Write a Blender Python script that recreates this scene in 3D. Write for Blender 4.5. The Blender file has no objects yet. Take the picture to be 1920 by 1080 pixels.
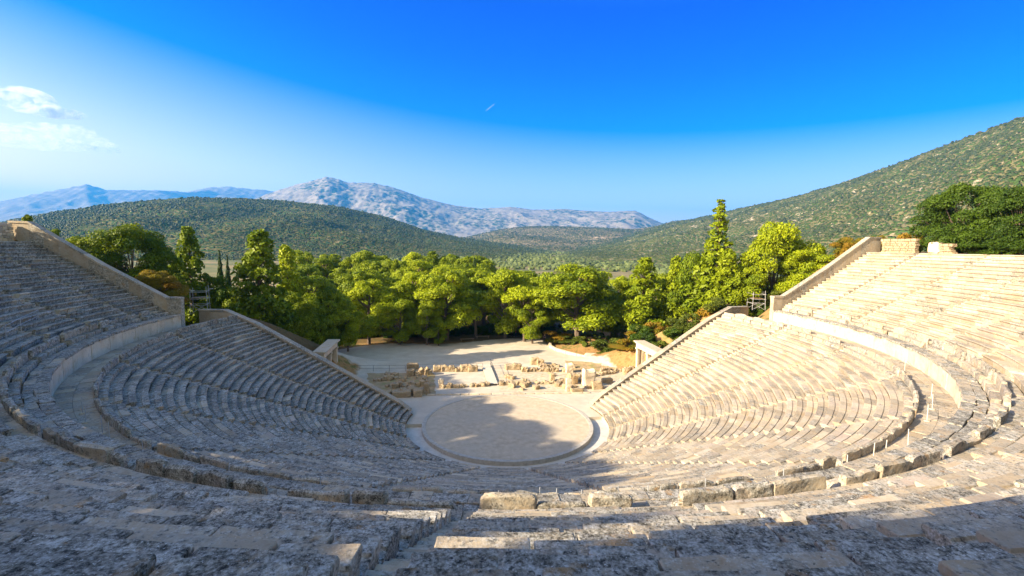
import bpy, bmesh, math, random
import numpy as np
from mathutils import Vector, Matrix
rnd = random.Random(7)
rng = np.random.default_rng(11)
rad = math.radians
scene = bpy.context.scene
COL = scene.collection

# ------------------------------------------------------------------ camera
CX, CY, CZ, YAW, PITCH, ROLL, FPX = -7.2386, -52.8869, 21.4056, 0.14161, -0.09445, 0.01397, 853.63
CAM = np.array([CX, CY, CZ])
FWD = np.array([math.sin(YAW)*math.cos(PITCH), math.cos(YAW)*math.cos(PITCH), math.sin(PITCH)])
RT0 = np.array([math.cos(YAW), -math.sin(YAW), 0.0]); UP0 = np.cross(RT0, FWD)
RT = RT0*math.cos(ROLL) + UP0*math.sin(ROLL); UP = np.cross(RT, FWD)
cam = bpy.data.objects.new('camera', bpy.data.cameras.new('camera'))
COL.objects.link(cam); scene.camera = cam
cam.data.sensor_width = 36; cam.data.lens = 36*FPX/1920
cam.data.clip_start = 0.1; cam.data.clip_end = 60000
cam.matrix_world = Matrix([[RT[0], UP[0], -FWD[0], CX], [RT[1], UP[1], -FWD[1], CY], [RT[2], UP[2], -FWD[2], CZ], [0, 0, 0, 1]])

# ------------------------------------------------------------------ world, sun, exposure
SUN_EL, SUN_ROT = rad(25), rad(255.5)
w = bpy.data.worlds.new("World"); scene.world = w; w.use_nodes = True
wn, wl = w.node_tree.nodes, w.node_tree.links
sky = wn.new('ShaderNodeTexSky'); sky.sky_type = 'NISHITA'; sky.sun_disc = False
sky.sun_elevation = SUN_EL; sky.sun_rotation = SUN_ROT
sky.altitude = 300; sky.air_density = 1.0; sky.dust_density = 2.0; sky.ozone_density = 5.0
hs = wn.new('ShaderNodeHueSaturation'); hs.inputs['Saturation'].default_value = 1.0; hs.inputs['Value'].default_value = 1.0
wl.new(sky.outputs[0], hs.inputs['Color']); 
# deep blue away from the sun, pale towards the horizon and the sun side (world directions)
tc = wn.new('ShaderNodeTexCoord'); sx = wn.new('ShaderNodeSeparateXYZ'); wl.new(tc.outputs['Generated'], sx.inputs[0])
def wm(op, a, b=0.0, c=None):
    n = wn.new('ShaderNodeMath'); n.operation = op
    for q, i in ((a, 0), (b, 1), (c, 2)):
        if q is None: continue
        if hasattr(q, 'links'): wl.new(q, n.inputs[i])
        else: n.inputs[i].default_value = q
    return n.outputs[0]
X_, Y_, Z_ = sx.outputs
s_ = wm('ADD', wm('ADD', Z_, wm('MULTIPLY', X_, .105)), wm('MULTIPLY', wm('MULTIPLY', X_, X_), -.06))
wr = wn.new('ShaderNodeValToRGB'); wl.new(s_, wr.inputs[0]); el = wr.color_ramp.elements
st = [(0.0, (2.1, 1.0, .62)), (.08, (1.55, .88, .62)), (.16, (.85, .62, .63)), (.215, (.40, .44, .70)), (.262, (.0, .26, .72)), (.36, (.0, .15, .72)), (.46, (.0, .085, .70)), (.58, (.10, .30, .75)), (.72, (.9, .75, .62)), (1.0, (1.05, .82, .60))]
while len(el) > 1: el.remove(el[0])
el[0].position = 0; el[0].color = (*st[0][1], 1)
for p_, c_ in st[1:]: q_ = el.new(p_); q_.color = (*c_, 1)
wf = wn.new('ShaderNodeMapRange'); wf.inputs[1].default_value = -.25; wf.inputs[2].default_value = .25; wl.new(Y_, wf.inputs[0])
wx = wn.new('ShaderNodeMix'); wx.data_type = 'RGBA'; wx.inputs[6].default_value = (1.22, .86, .52, 1); wl.new(wf.outputs[0], wx.inputs[0]); wl.new(wr.outputs[0], wx.inputs[7])  # made-up warm tint behind, as in the overhead stops, added to warm shade light
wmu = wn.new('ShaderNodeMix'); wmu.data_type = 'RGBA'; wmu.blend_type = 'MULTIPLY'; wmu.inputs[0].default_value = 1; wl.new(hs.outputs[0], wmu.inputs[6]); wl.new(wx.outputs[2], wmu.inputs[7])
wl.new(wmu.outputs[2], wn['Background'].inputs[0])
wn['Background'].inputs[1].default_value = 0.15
sd = bpy.data.lights.new('sun', 'SUN'); sd.energy = 4.7; sd.angle = rad(0.5); sd.color = (1.0, 0.84, 0.60)
so = bpy.data.objects.new('sun', sd); COL.objects.link(so)
sdir = Vector((math.sin(SUN_ROT)*math.cos(SUN_EL), math.cos(SUN_ROT)*math.cos(SUN_EL), math.sin(SUN_EL)))
so.rotation_euler = sdir.to_track_quat('Z', 'Y').to_euler()
scene.view_settings.view_transform = 'Standard'; scene.view_settings.look = 'None'
scene.view_settings.exposure = 1.60; scene.view_settings.gamma = 1
scene.cycles.max_bounces = 6; scene.cycles.diffuse_bounces = 3; scene.cycles.transmission_bounces = 3
scene.cycles.volume_bounces = 2; scene.cycles.transparent_max_bounces = 8

# ------------------------------------------------------------------ helpers
def ray(u, v):
    return FWD + RT*(u-960)/FPX - UP*(v-540)/FPX
def onz(u, v, z):
    d = ray(u, v); return CAM + d*((z-CZ)/d[2])
def ondist(u, v, D):
    d = ray(u, v); return CAM + d*(D/math.hypot(d[0], d[1]))
def sstep(a, b, x):
    t = np.clip((np.asarray(x, float)-a)/(b-a), 0, 1); return t*t*(3-2*t)
_ph = np.random.default_rng(5)
_K = [(_ph.normal(size=(6, 3)), _ph.uniform(0, 6.28, 6)) for _ in range(4)]
def noise(P, scale=1.0, octv=3):
    P = np.asarray(P, float)/scale; out = np.zeros(P.shape[:-1]); a = 1.0
    for o in range(octv):
        K, ph = _K[o % 4]
        out += a*np.sin(P @ K.T*1.7 + ph).sum(-1)/6*1.6
        P = P*2.13+3.1; a *= 0.5
    return out

def mesh_np(name, V, Q=None, T=None, mat=None, parent=None, tint=None, smooth=False, N=None):
    """quads Q (n,4), tris T (m,3), optional ngons N list"""
    V = np.asarray(V, np.float32)
    me = bpy.data.meshes.new(name)
    nq = 0 if Q is None else len(Q); nt = 0 if T is None else len(T)
    idx = []; starts = []; tot = []
    if nq:
        Q = np.asarray(Q, np.int32); idx.append(Q.ravel()); starts.append(np.arange(nq)*4); tot.append(np.full(nq, 4))
    if nt:
        T = np.asarray(T, np.int32); idx.append(T.ravel()); starts.append(nq*4+np.arange(nt)*3); tot.append(np.full(nt, 3))
    if N:
        base = nq*4+nt*3; st = []; tt = []
        for f in N:
            st.append(base); tt.append(len(f)); base += len(f)
        idx.append(np.concatenate([np.asarray(f, np.int32) for f in N])); starts.append(np.array(st)); tot.append(np.array(tt))
    idx = np.concatenate(idx).astype(np.int32); starts = np.concatenate(starts).astype(np.int32); tot = np.concatenate(tot).astype(np.int32)
    me.vertices.add(len(V)); me.vertices.foreach_set('co', V.ravel())
    me.loops.add(len(idx)); me.loops.foreach_set('vertex_index', idx)
    me.polygons.add(len(starts)); me.polygons.foreach_set('loop_start', starts); me.polygons.foreach_set('loop_total', tot)
    me.polygons.foreach_set('use_smooth', np.full(len(starts), bool(smooth)))
    me.update(calc_edges=True)
    if tint is not None:
        at = me.color_attributes.new('tint', 'FLOAT_COLOR', 'POINT')
        c = np.ones((len(V), 4), np.float32); c[:, :3] = tint; at.data.foreach_set('color', c.ravel())
    if mat: me.materials.append(mat)
    o = bpy.data.objects.new(name, me); COL.objects.link(o)
    if parent is not None: o.parent = parent
    return o

class MB:
    """collects shapes into one mesh"""
    def __init__(s): s.V = []; s.F = []; s.C = []; s.n = 0
    def add(s, V, F, tint=(.5, .5, .5)):
        V = np.asarray(V, float); s.V.append(V); s.F += [[i+s.n for i in f] for f in F]
        t = np.asarray(tint, float); s.C.append(np.broadcast_to(t, (len(V), 3))); s.n += len(V)
    def box(s, c, size, rz=0, jit=0.0, bev=0.0, tint=None, tilt=0.0):
        x, y, z = [q/2 for q in size]
        V = np.array([[a*x, b*y, d*z] for d in (-1, 1) for a, b in ((-1, -1), (1, -1), (1, 1), (-1, 1))])
        F = [[0, 3, 2, 1], [4, 5, 6, 7], [0, 1, 5, 4], [1, 2, 6, 5], [2, 3, 7, 6], [3, 0, 4, 7]]
        if jit: V += rng.normal(0, jit, V.shape)
        if tilt:
            a = tilt; R = np.array([[1, 0, 0], [0, math.cos(a), -math.sin(a)], [0, math.sin(a), math.cos(a)]]); V = V@R.T
        R = np.array([[math.cos(rz), -math.sin(rz), 0], [math.sin(rz), math.cos(rz), 0], [0, 0, 1]])
        s.add(V@R.T+np.asarray(c), F, tint if tint is not None else rng.random(3))
    def tube(s, a, b, r0, r1=None, n=6, tint=(.5, .5, .5)):
        a = np.asarray(a, float); b = np.asarray(b, float); r1 = r0 if r1 is None else r1
        d = b-a; L = np.linalg.norm(d); d = d/L
        u = np.cross(d, [0, 0, 1.0]); 
        if np.linalg.norm(u) < 1e-3: u = np.array([1.0, 0, 0])
        u /= np.linalg.norm(u); v = np.cross(d, u)
        t = np.arange(n)*2*math.pi/n; ring = np.outer(np.cos(t), u)+np.outer(np.sin(t), v)
        V = np.vstack([a+ring*r0, b+ring*r1])
        F = [[i, (i+1) % n, n+(i+1) % n, n+i] for i in range(n)]+[list(range(n))[::-1], [n+i for i in range(n)]]
        s.add(V, F, tint)
    def path(s, P, R, n=7, tint=(.5, .5, .5)):
        P = np.asarray(P, float); m = len(P); t = np.arange(n)*2*math.pi/n; V = []
        for i in range(m):
            d = P[min(i+1, m-1)]-P[max(i-1, 0)]; d /= np.linalg.norm(d)
            u = np.cross(d, [0.31, 0.17, 0.93] if abs(d[2]) < .9 else [1.0, 0, 0]); u /= np.linalg.norm(u); v = np.cross(d, u)
            V.append(P[i]+(np.outer(np.cos(t), u)+np.outer(np.sin(t), v))*R[i])
        F = [[k*n+i, k*n+(i+1) % n, (k+1)*n+(i+1) % n, (k+1)*n+i] for k in range(m-1) for i in range(n)]
        F += [list(range(n))[::-1], [(m-1)*n+i for i in range(n)]]
        s.add(np.vstack(V), F, tint)
    def rough(s, c, size, rz=0, res=0.12, amp=0.04, rnd_=0.25, tint=None, seed=None, topcut=0.0, tiltx=0.0):
        """an irregular worn stone: subdivided box with rounded corners and noise"""
        nx, ny, nz = [max(2, min(22, int(q/res))) for q in size]
        if tint is None: tint = rng.random(3)
        vid = {}; V = []; F = []
        def vert(i, j, k):
            key = (i, j, k)
            if key not in vid: vid[key] = len(V); V.append((i/nx*2-1, j/ny*2-1, k/nz*2-1))
            return vid[key]
        for k, o_ in ((0, 1), (nz, 0)):
            for i in range(nx):
                for j in range(ny):
                    q = [vert(i, j, k), vert(i+1, j, k), vert(i+1, j+1, k), vert(i, j+1, k)]; F.append(q[::-1] if o_ else q)
        for j, o_ in ((0, 0), (ny, 1)):
            for i in range(nx):
                for k in range(nz):
                    q = [vert(i, j, k), vert(i+1, j, k), vert(i+1, j, k+1), vert(i, j, k+1)]; F.append(q[::-1] if o_ else q)
        for i, o_ in ((0, 1), (nx, 0)):
            for j in range(ny):
                for k in range(nz):
                    q = [vert(i, j, k), vert(i, j+1, k), vert(i, j+1, k+1), vert(i, j, k+1)]; F.append(q[::-1] if o_ else q)
        V = np.array(V)
        m = np.sort(np.abs(V), 1); e = m[:, 1]
        sh = 1-rnd_*0.35*np.clip((e-0.72)/0.28, 0, 1)**2
        V = V*sh[:, None]*np.asarray(size)/2
        off = rng.uniform(-50, 50, 3) if seed is None else np.array([seed*3.1, seed*1.7, seed])
        sc = max(0.25, max(size)*.45)
        V += np.stack([noise(V+off+7*k_, sc, 4) for k_ in range(3)], -1)*amp
        if topcut:
            hi = V[:, 2] > 0
            V[hi, 2] *= 1-topcut*np.clip(.5+.5*noise(np.c_[V[hi, 0], V[hi, 0]*0, V[hi, 0]*0]+off, size[0]*.4, 2), 0, 1)
        if tiltx:
            R = np.array([[1, 0, 0], [0, math.cos(tiltx), -math.sin(tiltx)], [0, math.sin(tiltx), math.cos(tiltx)]]); V = V@R.T
        R = np.array([[math.cos(rz), -math.sin(rz), 0], [math.sin(rz), math.cos(rz), 0], [0, 0, 1]])
        s.add(V@R.T+np.asarray(c), F, tint)
    def build(s, name, mat, parent=None, smooth=False):
        return mesh_np(name, np.vstack(s.V), N=s.F, mat=mat, parent=parent, tint=np.vstack(s.C), smooth=smooth)

def empty(name, loc, rz=0):
    o = bpy.data.objects.new(name, None); COL.objects.link(o); o.location = loc; o.rotation_euler = (0, 0, rz)
    o.empty_display_size = .3
    return o
def tag(o, label=None, cat=None, group=None, kind=None):
    if label: o['label'] = label
    if cat: o['category'] = cat
    if group: o['group'] = group
    if kind: o['kind'] = kind
    return o

# ------------------------------------------------------------------ materials
def mat(name):
    m = bpy.data.materials.new(name); m.use_nodes = True
    nt = m.node_tree; b = nt.nodes['Principled BSDF']; b.inputs['Roughness'].default_value = 0.9
    b.inputs['Specular IOR Level'].default_value = 0.2
    return m, nt.nodes, nt.links, b
def ramp(nd, stops, interp='LINEAR'):
    r = nd.new('ShaderNodeValToRGB'); r.color_ramp.interpolation = interp
    e = r.color_ramp.elements
    while len(e) > 1: e.remove(e[0])
    e[0].position = stops[0][0]; e[0].color = (*stops[0][1], 1)
    for p, c in stops[1:]:
        x = e.new(p); x.color = (*c, 1)
    return r
G = lambda v: (v, v, v)
def tex(nd, lk, co, kind, scale, detail=4, rough=0.6, **kw):
    if kind == 'n':
        t = nd.new('ShaderNodeTexNoise'); t.inputs['Detail'].default_value = detail; t.inputs['Roughness'].default_value = rough
        if 'dist' in kw: t.inputs['Distortion'].default_value = kw['dist']
    else:
        t = nd.new('ShaderNodeTexVoronoi'); t.feature = kw.get('feature', 'F1')
    t.inputs['Scale'].default_value = scale
    lk.new(co, t.inputs['Vector'])
    return t.outputs[0]
def mix(nd, lk, fac, a, b, bt='MIX'):
    m = nd.new('ShaderNodeMix'); m.data_type = 'RGBA'; m.blend_type = bt
    for s, i in ((fac, 0), (a, 6), (b, 7)):
        if hasattr(s, 'links'): lk.new(s, m.inputs[i])
        elif i == 0: m.inputs[0].default_value = s
        else: m.inputs[i].default_value = (*s, 1)
    return m.outputs[2]
def math_(nd, lk, op, a, b=0.0, c=None):
    m = nd.new('ShaderNodeMath'); m.operation = op
    for s, i in ((a, 0), (b, 1), (c, 2)):
        if s is None: continue
        if hasattr(s, 'links'): lk.new(s, m.inputs[i])
        else: m.inputs[i].default_value = s
    return m.outputs[0]
def thr(nd, lk, val, lo, hi):
    r = nd.new('ShaderNodeMapRange'); r.inputs[1].default_value = lo; r.inputs[2].default_value = hi
    lk.new(val, r.inputs[0]); return r.outputs[0]
def bump(nd, lk, b, h, strength, dist):
    n = nd.new('ShaderNodeBump'); n.inputs['Strength'].default_value = strength; n.inputs['Distance'].default_value = dist
    lk.new(h, n.inputs['Height']); lk.new(n.outputs[0], b.inputs['Normal'])

def stone_mat(name, lichen=1.0, pale=1.0, warm=0.0, bumpd=0.03):
    """tint.r = block brightness, tint.g = warm/purple hue, tint.b = lichen amount"""
    m, nd, lk, b = mat(name)
    g0 = nd.new('ShaderNodeNewGeometry').outputs['Position']
    at = nd.new('ShaderNodeAttribute'); at.attribute_name = 'tint'
    sp = nd.new('ShaderNodeSeparateColor'); lk.new(at.outputs['Color'], sp.inputs[0])
    R_, G_, B_ = sp.outputs
    ma = nd.new('ShaderNodeVectorMath'); ma.operation = 'MULTIPLY_ADD'; lk.new(at.outputs['Color'], ma.inputs[0]); ma.inputs[1].default_value = (37, 53, 29); lk.new(g0, ma.inputs[2]); g = ma.outputs[0]
    n1 = tex(nd, lk, g, 'n', 0.9, 6, .65); n2 = tex(nd, lk, g, 'n', 5.5, 8, .72); n3 = math_(nd, lk, 'ADD', math_(nd, lk, 'MULTIPLY', tex(nd, lk, g, 'n', 19, 5, .7), .55), math_(nd, lk, 'MULTIPLY', tex(nd, lk, g, 'n', 4.2, 5, .65), .45))
    base = ramp(nd, [(0.30, (0.30*pale, 0.21*pale, 0.125*pale)), (0.46, (0.46*pale, 0.38*pale, 0.275*pale)), (0.66, (0.60*pale, 0.53*pale, 0.42*pale))]).outputs
    rb = base[0].node; lk.new(math_(nd, lk, 'ADD', math_(nd, lk, 'MULTIPLY', n1, .6), math_(nd, lk, 'MULTIPLY', n2, .4)), rb.inputs[0])
    hue = mix(nd, lk, math_(nd, lk, 'MULTIPLY', thr(nd, lk, G_, 0.78, 1.0), .4), base[0], (0.42, 0.34, 0.31))
    hue = mix(nd, lk, math_(nd, lk, 'MULTIPLY', thr(nd, lk, G_, 0.20, .0), .45), hue, (0.52, 0.37, 0.20))
    # large patches of grey lichen, cut by block lichen amount
    la = math_(nd, lk, 'MULTIPLY', B_, lichen)
    gf = thr(nd, lk, math_(nd, lk, 'ADD', math_(nd, lk, 'ADD', math_(nd, lk, 'MULTIPLY', n1, .5), math_(nd, lk, 'MULTIPLY', n2, .6)), math_(nd, lk, 'MULTIPLY', la, .34)), .64, .80)
    grey = ramp(nd, [(0.38, (0.03, 0.027, 0.022)), (0.44, (0.12, 0.11, 0.088)), (0.51, (0.30, 0.28, 0.235)), (0.61, (0.56, 0.535, 0.48))]); lk.new(n3, grey.inputs[0])
    c = mix(nd, lk, gf, hue, grey.outputs[0])
    # ochre lichen
    no = tex(nd, lk, g, 'n', 1.7, 5, .6)
    of = math_(nd, lk, 'MULTIPLY', thr(nd, lk, no, .60, .70), thr(nd, lk, la, .25, .8))
    c = mix(nd, lk, math_(nd, lk, 'MULTIPLY', of, .65), c, (0.42, 0.23, 0.07))
    # black crust specks and pits
    v = tex(nd, lk, g, 'v', 9.0); nb = tex(nd, lk, g, 'n', 11, 3, .6)
    bf = math_(nd, lk, 'MULTIPLY', thr(nd, lk, nb, .60, .68), thr(nd, lk, la, .05, .7))
    c = mix(nd, lk, math_(nd, lk, 'MULTIPLY', bf, .85), c, (0.03, 0.03, 0.03))
    # white crust specks
    wv = tex(nd, lk, g, 'n', 30, 3, .7)
    wf = math_(nd, lk, 'MULTIPLY', thr(nd, lk, wv, .60, .66), thr(nd, lk, la, .2, 1.0))
    c = mix(nd, lk, math_(nd, lk, 'MULTIPLY', wf, .8), c, (0.72, 0.71, 0.68))
    br = nd.new('ShaderNodeMapRange'); br.inputs[3].default_value = .74; br.inputs[4].default_value = 1.16; lk.new(R_, br.inputs[0])
    c = mix(nd, lk, 1.0, c, br.outputs[0], 'MULTIPLY')
    if warm: c = mix(nd, lk, warm, c, (0.50, 0.34, 0.16))
    lk.new(c, b.inputs['Base Color'])
    h = math_(nd, lk, 'ADD', math_(nd, lk, 'MULTIPLY', n2, 1.0), math_(nd, lk, 'MULTIPLY', n3, .7))
    bump(nd, lk, b, h, .9, bumpd)
    return m
M = {}
M['stone'] = stone_mat('weathered_limestone')
M['parapet'] = stone_mat('stained_parapet_stone', lichen=.9, pale=.80)
M['wallstone'] = stone_mat('pale_wall_limestone', lichen=.45, pale=1.12)
M['rough'] = stone_mat('rough_ruin_stone', lichen=.8, pale=.66, warm=.4, bumpd=.06)

def simple(name, stops, scale=3, detail=6, bumps=0.0, rough=.9, second=None):
    m, nd, lk, b = mat(name); g = nd.new('ShaderNodeNewGeometry').outputs['Position']
    n = tex(nd, lk, g, 'n', scale, detail, .65); r = ramp(nd, stops); lk.new(n, r.inputs[0]); c = r.outputs[0]
    if second:
        n2 = tex(nd, lk, g, 'n', second[0], 4, .6); c = mix(nd, lk, math_(nd, lk, 'MULTIPLY', thr(nd, lk, n2, second[1], second[2]), second[4]), c, second[3])
    lk.new(c, b.inputs['Base Color']); b.inputs['Roughness'].default_value = rough
    if bumps: bump(nd, lk, b, n, .7, bumps)
    return m
M['orch'] = simple('packed_earth', [(.35, (.42, .34, .24)), (.65, (.58, .48, .35))], 1.3, 10, .02, second=(.25, .4, .6, (.47, .41, .32), .6))
M['plaza'] = simple('pale_gravel', [(.3, (.47, .41, .33)), (.7, (.60, .54, .45))], .7, 9, .01, second=(.1, .45, .65, (.50, .42, .31), .6))
M['kerb'] = simple('white_kerb_stone', [(.3, (.34, .31, .26)), (.7, (.52, .49, .43))], 3, 7, .01)
M['marblepave'] = simple('gutter_paving', [(.3, (.44, .42, .38)), (.7, (.60, .58, .54))], 1.5, 7, .01)
M['fill'] = simple('earth_core', [(.3, (.10, .085, .06)), (.7, (.20, .17, .12))], 4, 6, .03)
M['metal'] = simple('galvanised_metal', [(.3, (.30, .31, .32)), (.7, (.42, .43, .44))], 8, 3, rough=.45)
M['darkmetal'] = simple('dark_metal', [(.3, (.04, .045, .05)), (.7, (.07, .07, .08))], 8, 3, rough=.5)
M['palemetal'] = simple('pale_post', [(.3, (.55, .52, .45)), (.7, (.66, .62, .55))], 8, 3, rough=.6)
M['rope'] = simple('rope', [(.3, (.30, .24, .15)), (.7, (.4, .33, .2))], 20, 3)
M['board'] = simple('pale_board', [(.3, (.50, .46, .39)), (.7, (.62, .58, .50))], 5, 4)
M['bark'] = simple('bark', [(.3, (.07, .05, .04)), (.7, (.20, .15, .11))], 9, 6, .03)
M['wood'] = simple('weathered_timber', [(.3, (.22, .15, .09)), (.7, (.34, .24, .15))], 7, 6, .01)
M['cloth_a'] = simple('dark_cloth', [(.3, (.03, .035, .06)), (.7, (.05, .06, .1))], 8, 2)
M['cloth_b'] = simple('red_cloth', [(.3, (.35, .05, .04)), (.7, (.42, .08, .06))], 8, 2)
M['cloth_c'] = simple('white_cloth', [(.3, (.6, .6, .6)), (.7, (.7, .7, .7))], 8, 2)
M['skin'] = simple('skin', [(.3, (.42, .26, .18)), (.7, (.5, .32, .23))], 8, 2)
M['hair'] = simple('hair', [(.3, (.03, .02, .015)), (.7, (.06, .04, .03))], 8, 2)

def leaf_mat(name, dark, light, trans=.35, yellow=None):
    m, nd, lk, b = mat(name)
    g = nd.new('ShaderNodeNewGeometry').outputs['Position']
    n = tex(nd, lk, g, 'n', .8, 5, .7)
    at = nd.new('ShaderNodeAttribute'); at.attribute_name = 'tint'
    sp = nd.new('ShaderNodeSeparateColor'); lk.new(at.outputs['Color'], sp.inputs[0])
    oi = nd.new('ShaderNodeObjectInfo')
    f = math_(nd, lk, 'ADD', math_(nd, lk, 'ADD', math_(nd, lk, 'MULTIPLY', n, .5), math_(nd, lk, 'MULTIPLY', sp.outputs[0], .4)), math_(nd, lk, 'MULTIPLY', math_(nd, lk, 'SUBTRACT', oi.outputs['Random'], .5), .35))
    r = ramp(nd, [(.2, dark), (.75, light)]); lk.new(f, r.inputs[0]); c = r.outputs[0]
    if yellow: c = mix(nd, lk, math_(nd, lk, 'MULTIPLY', thr(nd, lk, sp.outputs[1], .5, .8), .8), c, yellow)
    lk.new(c, b.inputs['Base Color']); b.inputs['Roughness'].default_value = .55
    tr = nd.new('ShaderNodeBsdfTranslucent'); lk.new(c, tr.inputs[0])
    ms = nd.new('ShaderNodeMixShader'); ms.inputs[0].default_value = trans
    lk.new(b.outputs[0], ms.inputs[1]); lk.new(tr.outputs[0], ms.inputs[2]); lk.new(ms.outputs[0], nd['Material Output'].inputs[0])
    return m
M['pine'] = leaf_mat('pine_needles', (.07, .125, .005), (.40, .46, .007), .25)
M['pinelight'] = leaf_mat('light_pine_needles', (.09, .145, .004), (.31, .37, .010), .28)
M['cypress'] = leaf_mat('cypress_leaves', (.02, .045, .012), (.06, .10, .02), .15)
M['oak'] = leaf_mat('broad_evergreen_leaves', (.022, .05, .006), (.075, .13, .008), .25)
M['autumn'] = leaf_mat('yellowing_leaves', (.10, .12, .010), (.30, .24, .02), .35, yellow=(.34, .20, .02))
M['shrub'] = leaf_mat('shrub_leaves', (.06, .09, .012), (.16, .19, .02), .3)
M['olive'] = leaf_mat('olive_leaves', (.07, .095, .030), (.17, .21, .07), .15)
M['scrub'] = leaf_mat('scrub_leaves', (.035, .055, .024), (.075, .10, .040), .1)

# ------------------------------------------------------------------ theatre dimensions
LR0, LT, LH, LN = 12.1, 0.715, 0.325, 33
ZD = 11.26; RW = 38.36; ZW = 12.78
UR0, UT, UH, UN = 40.75, 0.715, 0.3855, 20
UZ0 = 13.35
RTOP = UR0+UT*UN; ZTOP = UZ0+UH*UN       # 55.05, 21.06
AL, AU = 18.0, 7.0                        # edge angles beyond the x axis, degrees
lz = lambda i: 0.10+(i+1)*LH
uz = lambda i: UZ0+(i+1)*UH

def hc(r):    # height of the stone bowl below angle of the rows
    r = np.asarray(r, float)
    lo = .1+(r-LR0)*LH/LT; up = UZ0+(r-UR0)*UH/UT
    return np.where(r < 36.5, lo, np.where(r < 39.4, ZD, np.minimum(up, ZTOP)))
def terrain(x, y):
    x = np.asarray(x, float); y = np.asarray(y, float)
    r = np.hypot(x, y); ang = np.degrees(np.arctan2(y, np.abs(x)))   # -90..90
    edge = np.where(r < 39, AL, AU)
    s = np.where(ang > edge, r*np.sin(np.radians(np.minimum(ang-edge, 90))), 0)
    hr = 11.0*sstep(31, 38, r)+10.3*sstep(41, 56, r)
    outside = hr*(1-sstep(1, 26, s))
    hill = ZTOP-.05+1.0*sstep(60, 90, r)
    hill = hill*(1-sstep(80, 260, r))
    inside = np.where(r < RTOP+1.5, hc(r)-1.3, hill)
    out2 = np.where(r > 60, hill*(1-sstep(1, 34, s)), outside)
    out2 = outside*(1-sstep(54, 64, r))+hill*(1-sstep(1, 34, s))*sstep(54, 64, r)
    z = np.where(ang > edge, out2, inside)
    far = sstep(70, 260, y)
    z = z-4.0*far + 0.5*noise(np.stack([x, y, x*0], -1), 60, 2)*sstep(60, 160, r)
    # planting mound right of the plaza
    z = z+1.1*np.exp(-(((x-26)/7.5)**2+((y-40)/8.5)**2)**2)
    return np.where(r < LR0+.01, np.minimum(z, 0), z)

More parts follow.
